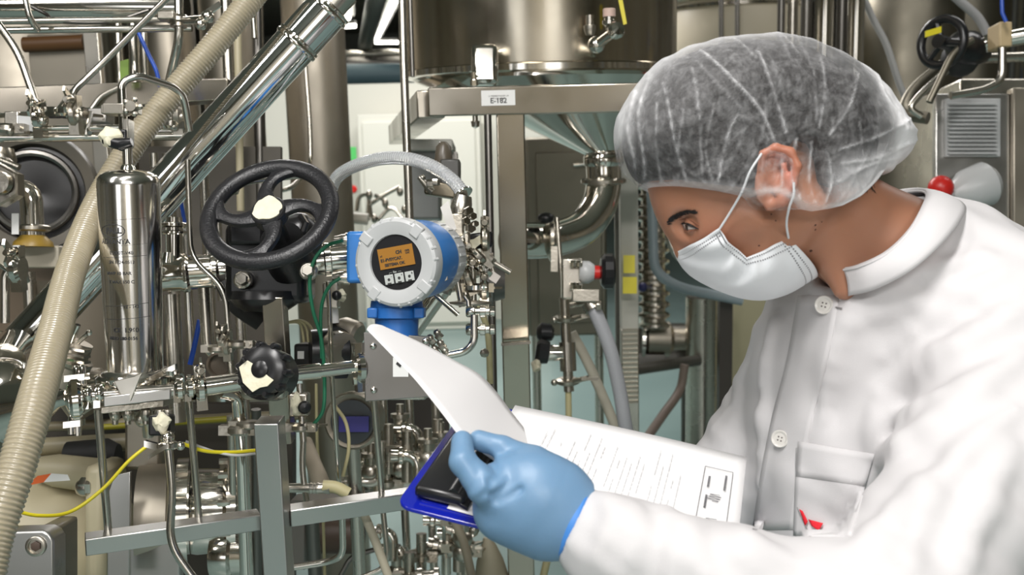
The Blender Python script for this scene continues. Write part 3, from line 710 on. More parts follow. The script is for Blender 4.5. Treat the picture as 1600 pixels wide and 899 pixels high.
# ---- black knob valve on the manifold
t = T('knob_valve', 'big black fluted hand knob with peeling tape on the manifold', 'valve', P(412, 625, 1.36))
kax = -FW * .97 + RT * -.18 + UP * .15
kc = P(412, 578, 1.335); a_, u_, v_ = basis(kax, UP)
part('knob', MB().lathe(kc, kax, [(-.022, .020), (-.016, .031), (-.002, .033), (.006, .0325), (.010, .028), (.011, .015), (.012, .0)], 48), BLACKP, t)
mb = MB()
for k in range(10):
    g_ = 2 * math.pi * k / 10 + .2; cc = kc + (u_ * math.cos(g_) + v_ * math.sin(g_)) * .0325
    mb.tube([cc - a_ * .018, cc - a_ * .01, cc + a_ * .004, cc + a_ * .009], [.003, .0058, .0058, .003], 10)
part('grip_lobe', mb, BLACKP, t)
mb = MB().lathe(kc + a_ * .0115, kax, [(0, .0115), (.002, .0115), (.003, .010), (.0032, .0)], 24)
mb.lathe(kc + a_ * .0105 - RT * .021 + UP * .012, kax, [(0, .0025), (.0022, .002), (.0024, 0)], 12); part('cap_screw', mb, BLACKP, t)
mb = MB(); pts_ = [(-.029, .002), (-.018, .011), (-.003, .003), (.012, -.009), (.020, -.014), (.012, -.022), (.002, -.024), (-.008, -.030), (-.022, -.018)]
mb.prism([(p[0], p[1]) for p in pts_], kc + a_ * .0112, u_.cross(a_) * 1, u_, -.0006, .0012)
part('tape', mb, TAPE, t, bevel=.0004)
part('yoke', MB().box(P(415, 600, 1.385), RT * S(36, 1.38), UP * S(24, 1.38), FW * .016), CAST, t, bevel=.008)
part('yoke_body', MB().lathe(P(415, 585, 1.375), kax, [(-.03, .035), (.01, .035)], 32), BLACKP, t)

# ---- bracketing U tube under the clamp
tubeT('drain_tube', 'bent steel tube dropping in front of the cross beam at lower left', 'tube', [(262, 690, 1.27), (270, 770, 1.27), (264, 850, 1.27), (305, 908, 1.27)], 6.5, TUBEM, .025, 14)
t = T('sampling_clamp', 'small steel clamp with wing levers and taped knob above the bent drain tube', 'clamp', P(256, 700, 1.29))
mb = MB(); ring(mb, P(262, 696, 1.27), UP, .007, .01, .006); mb.box(P(238, 696, 1.27), (RT * 1 + UP * -.25) * .009, UP * .004, FW * .004); mb.box(P(248, 705, 1.26), (RT + UP * .6) * .012, UP * .003, FW * .003); mb.ball(P(282, 697, 1.28), .006, 10)
part('body', mb, CHROME, t)
part('knob_block', MB().box(P(253, 664, 1.31), RT * S(17, 1.3), UP * S(16, 1.3), FW * .012), BLACKP, t, bevel=.003)
part('tape', blob(P(252, 661, 1.29), .0125, (1.1, .9, .7), 2), TAPE, t)
part('nut', MB().ball(P(262, 684, 1.29), .009, 12), CHROME, t)

# ---- filter housing
FT = P(200, 264, 1.37); FBm = P(212, 590, 1.40); fax = (FBm - FT).normalized(); FL = (FBm - FT).length; R0 = .0405
t = T('filter_housing', 'tall polished steel filter canister with etched markings at left', 'filter', FBm)
prof = [(0, .004), (.001, .014), (.003, .026), (.007, .035), (.013, .0395), (.022, R0), (FL * .35, .0398), (FL * .93, .0365), (FL * .955, .037), (FL * .965, .043), (FL * .985, .047), (FL, .047), (FL + .004, .03), (FL + .014, .02)]
part('canister', MB().lathe(FT, fax, prof, 64), metal('canister_steel', (.90, .87, .82), .13, .17), t)
part('stem', MB().lathe(FT, -fax, [(-.003, .011), (.003, .009), (.006, .0065), (.03, .0065)], 20), CHROME, t)
mb = MB(); c = FBm; clamp_geo(mb, c + fax * .001, fax, .045, RT, 1.2, wing=False)
mb.box(P(190, 598, 1.33), RT * .02 + UP * .003, UP * .004, FW * .005); mb.box(P(252, 585, 1.36), RT * .02 + UP * .01, UP * .004, FW * .005)
mb.ball(P(181, 600, 1.32), .006, 10); mb.hexnut(P(176, 597, 1.32), RT, .006, .012); mb.hexnut(P(263, 583, 1.36), RT, .006, .012)
part('base_clamp', mb, CHROME, t)
mb = MB().prism([(-.018, .006), (.008, .012), (.018, .016), (.004, -.02), (-.004, -.022)], P(200, 603, 1.305), RT, UP, -.0015, .0015)
part('wing_lever', mb, STEEL, t, bevel=.001)
def cyl_o(x, y):
    """frame on the canister's surface at image point x,y"""
    k = (y - 264) / 326; axp = FT + fax * FL * k; r = .0402 - .0035 * max(0, (k - .1)) * .9; px0 = 200 + 12 * k
    s_ = (x - px0) * 1.37 / FPX / r; th = math.asin(max(-.95, min(.95, s_)))
    vd_ = (axp - CAM); vd_ = (vd_ - fax * vd_.dot(fax)).normalized(); wd_ = vd_.cross(-fax); wd_ = wd_ if wd_.dot(RT) > 0 else -wd_
    n_ = -vd_ * math.cos(th) + wd_ * math.sin(th); n_ = (n_ - fax * n_.dot(fax)).normalized()
    return axp + n_ * (r + .0002), (-fax).cross(n_).normalized(), -fax, r
def etch(s_, x, y, size, name='lettering', bold=.0001):
    o_, xd, yd, r = cyl_o(x, y); text_mesh(s_, size, INK, o_, xd, yd, t, bold=bold, cyl=r, name=name)
etch('PALL', 179, 361, .0104, bold=.0005); etch('ADVANTA', 180, 377, .0090, bold=.0003)
etch('E1000T-V4B', 190, 393, .0062); etch('SN 1724-0512', 190, 407, .006); etch('MWP 10 BAR', 186, 424, .006); etch('T MAX 150 C', 190, 437, .006)
etch('12 - 142', 205, 475, .006); etch('CE  1.960', 197, 512, .0085, bold=.0002); etch('MNO 180-0156', 192, 524, .0062)
mb = MB()
def surf(x, y): return cyl_o(x, y)[0]
ov = [surf(179 + 16.5 * math.cos(a), 357.5 + 10 * math.sin(a)) for a in [2 * math.pi * i / 40 for i in range(40)]]
mb.tube(ov, .0006, 5, closed=True)
for poly in ([(164, 342), (226, 338), (229, 360), (231, 500)], [(165, 381), (228, 377)], [(165, 398), (228, 395)], [(168, 473), (231, 468)], [(168, 493), (233, 489)]):
    pp_ = []
    for (p0, p1) in zip(poly, poly[1:]):
        for k in range(10): pp_.append(surf(p0[0] + (p1[0] - p0[0]) * k / 10, p0[1] + (p1[1] - p0[1]) * k / 10))
    pp_.append(surf(*poly[-1])); mb.tube(pp_, .00032, 5)
part('etched_lines', mb, INK, t)

# ---- valve above the canister with arched tube
t = T('canister_valve', 'taped black valve block on top of the canister with an arched vent tube', 'valve', P(185, 232, 1.38))
part('block', MB().box(P(188, 218, 1.39), RT * S(16, 1.39), UP * S(14, 1.39), FW * .014), BLACKP, t, bevel=.003)
part('lever', MB().tube(PL([(166, 219, 1.37), (190, 226, 1.36), (206, 222, 1.36)]), [.008, .009, .006], 10), BLACKP, t)
part('tape', blob(P(173, 215, 1.365), .0145, (.9, 1.1, .7), 3), TAPE, t)
part('stem', MB().rod(P(194, 236, 1.385), P(190, 140, 1.385), .0058, 16), CHROME, t)
part('bracket', MB().box(P(201, 208, 1.39), RT * .0035, UP * .018, FW * .012), STEEL, t, bevel=.001)
mb = MB(); clamp_geo(mb, P(190, 172, 1.385), UP, .010, RT, 1.0, wing=False); mb.box(P(182, 172, 1.38), RT * .014, UP * .007, FW * .012); part('clamp', mb, CAST, t, bevel=.001)
mb = MB().lathe(P(209, 168, 1.37), -FW, [(0, .008), (.006, .009), (.012, .007)], 14)
for k in range(5): g_ = k * 1.256; mb.ball(P(209, 168, 1.37) - FW * .006 + (RT * math.cos(g_) + UP * math.sin(g_)) * .010, .0045, 8)
part('star_knob', mb, CAST, t)
part('vent_tube', MB().tube(fil(PL([(190, 165, 1.385), (190, 128, 1.385), (215, 118, 1.39), (285, 140, 1.44), (296, 205, 1.46)]), .022), S(6, 1.39), 14), TUBEM, t)

# ---- cream ribbed hose
def ribbed(pts, r, pitch, depth, step, n=18):
    ps = spl(pts, 40); out = [ps[0]]; acc = 0.0; ln = [0.0]; tot = 0
    for a, b in zip(ps, ps[1:]):
        L = (b - a).length; t_ = step - acc
        while t_ <= L: out.append(a.lerp(b, t_ / L)); tot += step; ln.append(tot); t_ += step
        acc = L - (t_ - step)
    return MB().tube(out, [r + depth * math.sin(2 * math.pi * q / pitch) for q in ln], n)
def hose_mat():
    mt, nt, b = _pm('cream_ribbed_hose'); b.inputs['Roughness'].default_value = .3
    b.inputs['Base Color'].default_value = (.37, .325, .23, 1)
    b.inputs['Subsurface Weight'].default_value = .4; b.inputs['Subsurface Radius'].default_value = (1, .9, .6); b.inputs['Subsurface Scale'].default_value = .006
    b.inputs['Coat Weight'].default_value = .4; b.inputs['Coat Roughness'].default_value = .12; return mt
HOSEM = hose_mat()
hp = [(425, -45, 1.58), (385, 8, 1.56), (330, 76, 1.54), (268, 148, 1.52), (208, 225, 1.49), (152, 320, 1.44), (112, 420, 1.33), (86, 520, 1.2), (58, 620, 1.1), (26, 730, 1.05), (-12, 850, 1.02), (-30, 950, 1.0)]
thing('ribbed_hose', 'thick cream ribbed hose looping from top centre down the left edge', 'hose', ribbed(PL(hp), .0187, .0052, .0008, .00105, 22), HOSEM, sharp=180)

# ---- hand wheel
wc = P(421, 333, 1.40); wn = (-FW * .80 + UP * .59 - RT * .10).normalized()
t = T('hand_wheel', 'black hammered-iron hand wheel with four curved spokes', 'hand wheel', P(421, 420, 1.42))
a_, wu, wv = basis(wn, UP); wr = wu.cross(a_)            # wu up in the wheel plane, wr right
if wr.dot(RT) < 0: wr = -wr
Rw = .0845
mb = MB(); vs = []; N = 72; K = 14
for i in range(N):
    g_ = 2 * math.pi * i / N; rd = wr * math.cos(g_) + wu * math.sin(g_)
    for k in range(K):
        h_ = 2 * math.pi * k / K; vs.append(wc + rd * (Rw + .0125 * math.cos(h_)) + a_ * (.0105 * math.sin(h_)))
mb.add(vs, [(i * K + k, i * K + (k + 1) % K, ((i + 1) % N) * K + (k + 1) % K, ((i + 1) % N) * K + k) for i in range(N) for k in range(K)])
part('rim', mb, BLACKI, t)
for s_ in range(4):
    base = math.radians([112, 22, -68, -158][s_]); mb = MB()
    L_, R_ = [], []
    for i in range(13):
        q = i / 12; r_ = .018 + (Rw - .018 - .004) * q
        ang = base - math.radians(5) * math.sin(q * 3.14) * -1 - math.radians(36) * q ** 1.6
        wid = .0142 - .0045 * math.sin(q * math.pi) + .018 * max(0, q - .72) ** 1.3 * 4
        L_.append((r_ * math.cos(ang) - wid * math.sin(ang) , r_ * math.sin(ang) + wid * math.cos(ang)))
        R_.append((r_ * math.cos(ang) + wid * math.sin(ang), r_ * math.sin(ang) - wid * math.cos(ang)))
    vs = []; 
    for (l, r2) in zip(L_, R_):
        for k in range(5):
            f = k / 4; x = l[0] * (1 - f) + r2[0] * f; y = l[1] * (1 - f) + r2[1] * f
            vs.append(wc + wr * x + wu * y + a_ * (.0035 + .0035 * math.sin(f * math.pi)))
        for k in range(5):
            f = 1 - k / 4; x = l[0] * (1 - f) + r2[0] * f; y = l[1] * (1 - f) + r2[1] * f
            vs.append(wc + wr * x + wu * y - a_ * .004)
    fs = [(i * 10 + k, i * 10 + (k + 1) % 10, (i + 1) * 10 + (k + 1) % 10, (i + 1) * 10 + k) for i in range(12) for k in range(10)]
    fs += [tuple(range(10)), tuple(range(129, 119, -1))]
    mb.add(vs, fs); part('spoke', mb, BLACKI, t, bevel=.001)
part('hub', MB().lathe(wc - a_ * .016, a_, [(0, .018), (.006, .024), (.022, .0245), (.0245, .0225), (.025, 0)], 40), BLACKI, t)
random.seed(4); tp = []
for i in range(26):
    g_ = 2 * math.pi * i / 26; rr_ = .0205 + random.uniform(-.0022, .0012) + (.002 if i in (7,) else 0) + (.002 if i in (0, 1) else 0); tp.append((math.cos(g_) * rr_, math.sin(g_) * rr_))
part('tape_disc', MB().prism(tp, wc, wr, wu, .0092 if wr.cross(wu).dot(a_) > 0 else -.0108, .0108 if wr.cross(wu).dot(a_) > 0 else -.0092), TAPE, t)

# ---- gearbox behind
t = T('valve_gearbox', 'black gearbox and bonnet behind the hand wheel', 'gearbox', P(425, 470, 1.5))
part('housing', MB().box(P(424, 412, 1.52), RT * S(62, 1.52), UP * S(62, 1.52), FW * .045), BLACKP, t, bevel=.012)
part('wheel_shaft', MB().lathe(wc - a_ * .015, -a_, [(0, .013), (.04, .013), (.04, .03), (.1, .036)], 24), BLACKP, t)
part('shoulder', MB().ball(P(468, 372, 1.5), .034, 20, (1, 1, 1.1)), BLACKP, t)
part('top_block', MB().box(P(392, 365, 1.5), RT * S(28, 1.5), UP * S(20, 1.5), FW * .03), BLACKP, t, bevel=.006)
part('lower_neck', MB().lathe(P(415, 455, 1.5), -UP, [(0, .05), (.012, .052), (.02, .045), (.03, .03)], 28), BLACKP, t)
for (x, y) in ((378, 437), (481, 423)):
    mb = MB().lathe(P(x, y, 1.455), -FW + UP * .2, [(-.01, .013), (-.002, .013), (0, .0105)], 20); mb.hexnut(P(x, y, 1.445), -FW + UP * .2, .0085, .01)
    part('bolt', mb, STEEL, t)
part('cable_clip', MB().tube(PL([(470, 338, 1.45), (478, 350, 1.44), (474, 362, 1.44)]), .005, 8), BLACKP, t)
tubeT('black_conduit', 'thick black conduit curving below the gearbox', 'conduit', [(352, 440, 1.56), (372, 475, 1.56), (410, 502, 1.57)], 17, RUBBER, smooth=True)
# product pipe through the valve

pd = D2(255, 428, 1.56, 545, 404, 1.62)
part('left_pipe', MB().lathe(P(250, 430, 1.56), pd, [(0, S(26, 1.56)), (.03, S(28, 1.56)), (.034, S(31, 1.56)), (.04, S(31, 1.56)), (.044, S(27, 1.56)), (.075, S(27, 1.56)), (.078, S(30, 1.56)), (.084, S(30, 1.56)), (.088, S(24, 1.56)), (.14, S(24, 1.56))], 36), CHROME, t)
part('right_pipe', MB().lathe(P(485, 408, 1.58), pd, [(0, S(24, 1.56)), (.02, S(24, 1.56)), (.022, S(27, 1.56)), (.03, S(27, 1.56)), (.032, S(23, 1.56)), (.07, S(23, 1.56))], 36), CHROME, t)
mb = MB(); ring(mb, P(272, 352, 1.56), UP, S(18, 1.56), .008, .005); ring(mb, P(272, 364, 1.56), UP, S(18, 1.56), .006, .003)
mb.rod(P(272, 340, 1.56), P(272, 410, 1.56), S(13, 1.56)); mb.lathe(P(268, 395, 1.56), -UP, [(0, .013), (.03, .02)], 24); part('branch', mb, CHROME, t)

# ---- flow transmitter
t = T('flow_transmitter', 'blue flow transmitter with white ring lid and orange display', 'transmitter', P(625, 515, 1.46))
fc = P(621, 410, 1.40); fa = (-FW * .94 - RT * .31 - UP * .08).normalized()
_, fu, fv = basis(fa, UP * 1 - RT * .09); fr = fu.cross(fa) ; fr = fr if fr.dot(RT) > 0 else -fr
part('body', MB().lathe(fc, -fa, [(.012, .050), (.016, .0565), (.03, .0575), (.045, .057), (.085, .056), (.1, .052)], 56), BLUE, t)
part('rear_lid', MB().lathe(fc, -fa, [(.092, .046), (.094, .0535), (.125, .0535), (.133, .049), (.135, .0)], 56), WHITEP, t)
mb = MB()
for k in range(24):
    g_ = 2 * math.pi * k / 24; cc = fc - fa * .11 + (fu * math.cos(g_) + fr * math.sin(g_)) * .0535; mb.box(cc, -fa * .010, (fu * math.cos(g_) + fr * math.sin(g_)) * .0012, (fu * -math.sin(g_) + fr * math.cos(g_)) * .002)
part('rear_grips', mb, WHITEP, t)
part('ring_lid', MB().lathe(fc, fa, [(-.016, .056), (-.014, .0612), (.002, .0618), (.007, .0600), (.0095, .056), (.0085, .048), (.006, .0385), (.003, .0382)], 72), WHITEP, t)
for k in range(24):
    mb = MB()
    if k % 6 in (0,): continue
    g_ = 2 * math.pi * k / 24 + .28; dd = fu * math.cos(g_) + fr * math.sin(g_); tt = fu * -math.sin(g_) + fr * math.cos(g_)
    mb.tube([fc + fa * .0022 + dd * .0600, fc + fa * .0072 + dd * .0575, fc + fa * .0082 + dd * .053], [.0032, .0028, .0012], 8)
    part('lid_ridge', mb, WHITEP, t)
for k in range(4):
    mb = MB(); g_ = 2 * math.pi * k / 4 + .75; dd = fu * math.cos(g_) + fr * math.sin(g_); tt = fu * -math.sin(g_) + fr * math.cos(g_)
    mb.box(fc + fa * .0055 + dd * .0535, fa * .0045, dd * .009, tt * .0075)
    part('lid_notch', mb, WHITEP, t, bevel=.0018)
part('display_face', MB().lathe(fc, fa, [(.0025, .0378), (.0035, .0376), (.0036, 0)], 56), plain('face_black', (.02, .02, .022), .25), t)
tz = math.radians(4)
ex = fr * math.cos(tz) + fu * math.sin(tz); ey = fu * math.cos(tz) - fr * math.sin(tz)
def fp(x, y, z=.0042): return fc + fa * z + ex * x + ey * y
def flatbox(x, y, w_, h_, z=.0042, th=.0006): return MB().box(fp(x, y, z), ex * w_, ey * h_, fa * th)
LCD = emis('orange_display', (.55, .24, .03), .16, (.26, .12, .02))
lc = part('display', flatbox(.0015, .0075, .0262, .0142), LCD, t)
def ft(s_, x, y, size, mat=INK, bold=.0001, z=.0051, nm='lettering'): text_mesh(s_, size, mat, fp(x, y, z), ex, ey, t, bold=bold, name=nm)
ft('CH', .0065, .0115, .0062, bold=.0003); ft('E1-PVSYCA7.', -.006, .0035, .0058, bold=.0002); ft('SISTEMA OK', -.002, -.0035, .0055, bold=.0002)
ft('OPR', .0195, .0125, .0035); ft('LOC', .0195, .0095, .003); ft('x1', -.020, .0105, .0035)
GL = plain('face_lettering', (.45, .47, .45), .5)
ft('Esc', -.004, -.0135, .0038, GL)
mb = MB().tube([fp(-.0125, -.0145, .005), fp(-.0125, -.0125, .005), fp(-.008, -.0125, .005)], .0002, 5); mb.tube([fp(.0005, -.0125, .005), fp(.005, -.0125, .005), fp(.005, -.0145, .005)], .0002, 5)
part('bracket_marks', mb, GL, t)
for k, s_ in enumerate('-+E'):
    x_ = -.0145 + k * .0155
    part('button', flatbox(x_, -.0215, .0066, .0066, .0046, .0009), GREYL, t, bevel=.0006)
    part('button_dot', MB().lathe(fp(x_, -.0215, .0054), fa, [(0, .002), (.0006, .0019), (.0007, 0)], 14), INK, t)
    ft(s_, x_ + .0045, -.0185, .003, INK, z=.0058)
    part('button_slot', flatbox(x_, -.0272, .0028, .0012, .0056, .0003), INK, t)
# side boss, glands, neck
part('side_boss', MB().box(P(563, 403, 1.475), RT * S(17, 1.47), UP * S(40, 1.47), FW * .03), BLUE, t, bevel=.005)
for (x, y) in ((541, 376), (538, 434)):
    mb = MB().lathe(P(x + 8, y, 1.46), -RT - FW * .1, [(0, .011), (.008, .011), (.0085, .009), (.014, .009), (.018, .0075), (.024, .006)], 12)
    part('cable_gland', mb, STEEL, t)
part('neck', MB().lathe(P(620, 470, 1.45), -UP, [(0, .036), (.006, .037), (.009, .037), (.010, .039), (.024, .039), (.026, .031), (.046, .030), (.05, .031)], 36), BLUED, t)
for sx in (-1, 1):
    mb = MB().box(P(620 + sx * 36, 489, 1.43), RT * S(8, 1.43), UP * S(8, 1.43), FW * .018)
    part('neck_lug', mb, BLUED, t, bevel=.002)
mb = MB().hexnut(P(694, 434, 1.44), -FW, .006, .012); part('lock_screw', mb, STEEL, t)
# sensor box below
t = T('sensor_box', 'square steel sensor box with screws and a white label under the transmitter', 'box', P(620, 626, 1.45))
part('front_plate', MB().prism([(-.043, -.047), (.050, -.040), (.046, .044), (-.045, .050)], P(619, 575, 1.43), RT, UP, -.004, .004), metal('sensor_plate', (.33, .32, .31), .25, .33), t, bevel=.0012)
part('case', MB().box(P(622, 578, 1.475), RT * .043, UP * .040, FW * .035), STEEL, t, bevel=.003)
for (x, y) in ((583, 541), (584, 610), (665, 533), (664, 602)):
    part('screw', MB().lathe(P(x, y, 1.425), -FW, [(0, .0048), (.002, .0045), (.0035, .003), (.004, 0)], 14), CHROME, t)
part('label', MB().box(P(626, 574, 1.4245), RT * S(12, 1.43), UP * S(15, 1.43), FW * .0004), LABELW, t)
part('label_mark', MB().box(P(623, 570, 1.4235), (RT - UP * .8) * .003, (UP + RT * .6) * .0016, FW * .0004), INK, t)
t = T('wiring_nipples', 'small steel compression elbows just right of the sensor box', 'fitting', P(690, 550, 1.47))
mb = MB()
random.seed(2)
for (x, y) in ((672, 528), (679, 545), (688, 536), (683, 520), (695, 548), (676, 560)): mb.ball(P(x, y, 1.46), .0055, 10); mb.hexnut(P(x + 3, y + 6, 1.46), RT + UP * random.uniform(-1, 1), .006, .009)
part('nuts', mb, CAST, t); part('tube', MB().tube(fil(PL([(698, 556, 1.46), (728, 550, 1.46), (741, 535, 1.46), (741, 492, 1.46)]), .02), S(6, 1.46), 14), CHROME, t)

# ---- clear spiral hose
def clear_mat():
    mt, nt, b = _pm('clear_pvc'); b.inputs['Base Color'].default_value = (.93, .95, .97, 1); b.inputs['Roughness'].default_value = .12
    b.inputs['Transmission Weight'].default_value = .72; b.inputs['IOR'].default_value = 1.25; return mt
CLEAR = clear_mat(); SPIR = plain('white_spiral', (.5, .51, .52), .4)
hp2 = PL([(512, 330, 1.78), (522, 285, 1.76), (545, 264, 1.72), (590, 249, 1.66), (635, 248, 1.62), (675, 260, 1.6), (706, 281, 1.58), (722, 300, 1.57)])
t = T('clear_hose', 'clear spiral-reinforced hose arching above the blue transmitter', 'hose', P(722, 300, 1.57))
part('tube', MB().tube(spl(hp2, 8), .0105, 20), CLEAR, t)
sp = spl(hp2, 60); hel = []; 
tt0 = (sp[1] - sp[0]).normalized(); _, u_, _v = basis(tt0); acc = 0
for i in range(len(sp)):
    td = (sp[min(i + 1, len(sp) - 1)] - sp[max(i - 1, 0)]).normalized(); u_ = (u_ - td * u_.dot(td)).normalized(); v_ = td.cross(u_)
    if i: acc += (sp[i] - sp[i - 1]).length
    hel.append((sp[i], u_.copy(), v_.copy(), acc))
hp3 = []; tot = hel[-1][3]; j = 0; nT = int(tot / .0046); 
for k in range(nT * 12):
    s_ = tot * k / (nT * 12)
    while j < len(hel) - 2 and hel[j + 1][3] < s_: j += 1
    f = (s_ - hel[j][3]) / max(1e-9, hel[j + 1][3] - hel[j][3]); c = hel[j][0].lerp(hel[j + 1][0], f); g_ = 2 * math.pi * s_ / .0046
    hp3.append(c + (hel[j][1] * math.cos(g_) + hel[j][2] * math.sin(g_)) * .0104)
part('spiral', MB().tube(hp3, .0006, 5), SPIR, t)
mb = MB(); ring(mb, P(724, 303, 1.57), D2(712, 288, 1.58, 726, 308, 1.57), .0115, .005, .004); part('end_ring', mb, CHROME, t)

# ---- valve cluster right of the transmitter
t = T('sampling_valve', 'steel sampling valve body joining the clear hose beside the transmitter', 'valve', P(720, 420, 1.56))
mb = MB().lathe(P(724, 306, 1.57), D2(724, 306, 1.57, 716, 350, 1.57), [(0, .013), (.01, .0155), (.022, .017), (.03, .016), (.045, .012)], 20)
part('socket', mb, STEEL, t)
mb = MB().box(P(714, 352, 1.56), RT * .011, UP * .018, FW * .013); mb.box(P(722, 378, 1.55), RT * .012 + UP * .006, UP * .01, FW * .011)
part('body', mb, CAST, t, bevel=.003)
mb = MB()
for (x, y, rr_) in ((732, 330, .007), (738, 338, .006), (728, 345, .006), (735, 356, .008), (742, 350, .005), (712, 375, .008), (708, 395, .006)): mb.hexnut(P(x, y, 1.53), -FW + RT * .5, rr_, .012)
part('bolt', mb, CHROME, t)
mb = MB().prism([(-.02, .02), (-.008, .03), (.004, -.012), (-.006, -.024)], P(709, 345, 1.545), RT, UP, 0, .002); part('cover_plate', mb, BRUSH, t)
part('hand_grip', MB().box(P(745, 377, 1.58), RT * .025 + UP * .003, UP * .012, FW * .015), BLACKP, t, bevel=.004)
part('tape_flag', MB().prism([(-.02, 0), (0, .004), (.016, .014), (.014, 0), (0, -.012), (-.02, -.010)], P(740, 378, 1.555), RT, UP, 0, .001), TAPE, t)
t = T('pressure_sensor', 'dark upright sensor with a ribbed collar behind the clear hose', 'sensor', P(693, 320, 1.72))
part('head', MB().lathe(P(693, 222, 1.74), -UP, [(0, .006), (.008, .013), (.04, .0165), (.045, .014)], 24), plain('dark_brown_sensor', (.09, .075, .055), .35), t)
part('body', MB().box(P(704, 272, 1.74), RT * .017, UP * .024, FW * .018), plain('dark_grey_sensor', (.05, .048, .042), .4), t, bevel=.004)
part('clamp_block', MB().box(P(688, 297, 1.72), RT * .026 - UP * .004, UP * .012, FW * .016), metal('bronze_steel', (.2, .175, .13), .35), t, bevel=.003)
mb = MB().tube(PL([(655, 277, 1.7), (668, 292, 1.7), (676, 300, 1.7)]), [.004, .006, .006], 10); mb.ball(P(660, 278, 1.7), .0055, 10); mb.hexnut(P(672, 287, 1.68), RT, .007, .012); mb.hexnut(P(680, 285, 1.68), UP, .008, .01)
part('wing_screw', mb, CAST, t)
# dense clamps between transmitter and the frame post
t = T('steel_pipework', 'tangle of clamped steel sampling tubes between the transmitter and the frame post', 'pipework', P(735, 500, 1.62))
part('inclined_tube', MB().rod(P(725, 400, 1.66), P(640, 520, 1.7), S(17, 1.66), 24), CHROME, t)
part('inclined_tube', MB().rod(P(668, 450, 1.5), P(716, 492, 1.5), S(4.5, 1.5), 12), CHROME, t)
part('upright_tube', MB().rod(P(722, 392, 1.58), P(728, 470, 1.58), S(8, 1.58), 16), CHROME, t)
part('upright_tube', MB().rod(P(738, 388, 1.6), P(741, 500, 1.6), S(5, 1.58), 12), TUBEM, t)
part('upright_tube', MB().rod(P(713, 430, 1.56), P(722, 480, 1.56), S(5, 1.58), 12), CHROME, t)
for i, (x, y, ax_, r_) in enumerate(((727, 405, RT, .013), (745, 398, UP + RT, .012), (753, 420, RT * .7 + UP, .012), (730, 432, RT + UP * .4, .012), (742, 450, UP, .012), (758, 372, RT, .015), (757, 452, RT, .011))):
    mb = MB(); clamp_geo(mb, P(x, y, 1.57), ax_, r_, None, 1.15); part('clamp', mb, [CHROME, CAST][i % 2], t)
part('cross_disc', MB().lathe(P(735, 478, 1.56), UP, [(0, .02), (.003, .032), (.006, .032), (.008, .018)], 30), CAST, t)
for (x, y) in ((738, 487), (738, 515)):
    mb = MB(); mb.lathe(P(x - 10, y, 1.5), RT, [(0, .007), (.003, .009), (.012, .009), (.014, .006), (.02, .006), (.021, .009), (.028, .009), (.029, .006), (.034, .006), (.036, .008), (.042, .007)], 16)
    part('threaded_union', mb, CHROME, t)
part('ball_knob', MB().ball(P(779, 484, 1.5), .005, 12), CHROME, t) if False else None
part('needle_stem', MB().tube(PL([(726, 462, 1.5), (732, 470, 1.5), (733, 485, 1.5)]), .004, 10), CHROME, t)
mb = MB(); random.seed(9)
for i in range(16):
    x = random.uniform(690, 768); y = random.uniform(400, 470); c = P(x, y, random.uniform(1.6, 1.72)); mb.rod(c, c + (RT * random.uniform(-1, 1) + UP * random.uniform(-1, 1)) * .035, random.uniform(.003, .006), 10); mb.hexnut(c, RT * random.uniform(-1, 1) + UP, .008, .01)
part('small_fittings', mb, CAST, t); bpy.data.objects['small_fittings']['kind'] = 'stuff'
t = T('round_flange', 'upright steel flange edge beside the frame post', 'flange', P(765, 470, 1.75))
part('disc', MB().lathe(P(762, 440, 1.78), RT, [(0, .03), (.0, .05), (.01, .05), (.012, .035), (.03, .03)], 30), DARKM, t)
part('pipe', MB().rod(P(762, 180, 1.95), P(772, 650, 1.95), S(6, 1.95), 12), DARKM, t)
part('nut', MB().ball(P(757, 552, 1.7), .008, 8), CAST, t)
tubeT('yellow_hose', 'old yellowed hose hanging behind the clamped tubes', 'hose', [(745, 470, 1.8), (762, 520, 1.8), (766, 600, 1.8)], 5, YELG, smooth=True)

# pipework against the white wall
t = T('wall_pipework', 'small blurred steel pipes and valves in front of the white wall', 'pipework', P(600, 330, 4.6))
mb = MB()
for pts in ([(557, 330, 4.5), (560, 308, 4.5), (575, 302, 4.5), (580, 340, 4.5)], [(578, 320, 4.5), (600, 305, 4.5), (625, 292, 4.5)], [(590, 345, 4.5), (612, 320, 4.5), (632, 345, 4.5)], [(575, 345, 4.5), (577, 300, 4.5)], [(604, 326, 4.5), (600, 312, 4.5), (585, 305, 4.5)]):
    mb.tube(fil(PL(pts), .06), .009, 8)
part('tubes', mb, CAST, t)
for i, (x, y) in enumerate(((577, 305), (602, 318), (625, 300), (632, 328), (585, 342))):
    part('valve_body', MB().ball(P(x, y, 4.45), .015, 10, (1, 1, 1.4)), CAST, t)
tubeT('wall_pipe', 'pale insulated pipe in front of the white wall left of the transmitter', 'pipe', [(520, 338, 3.8), (575, 343, 3.8)], 9, plain('pale_insulation', (.6, .57, .5), .5))
t = T('equipment_case', 'grey equipment case behind the vertical rod', 'case', P(660, 340, 2.6))
part('body', MB().box(P(665, 290, 2.7), RT * S(24, 2.7), UP * S(54, 2.7), FW * .05), plain('case_grey', (.17, .18, .17), .35), t, bevel=.005)
part('top', MB().box(P(672, 232, 2.7), RT * S(38, 2.7), UP * S(9, 2.7), FW * .07), plain('case_top', (.5, .49, .44), .4), t, bevel=.005)
part('dark_edge', MB().box(P(710, 285, 2.72), RT * S(5, 2.7), UP * S(46, 2.7), FW * .03), DARKM, t)

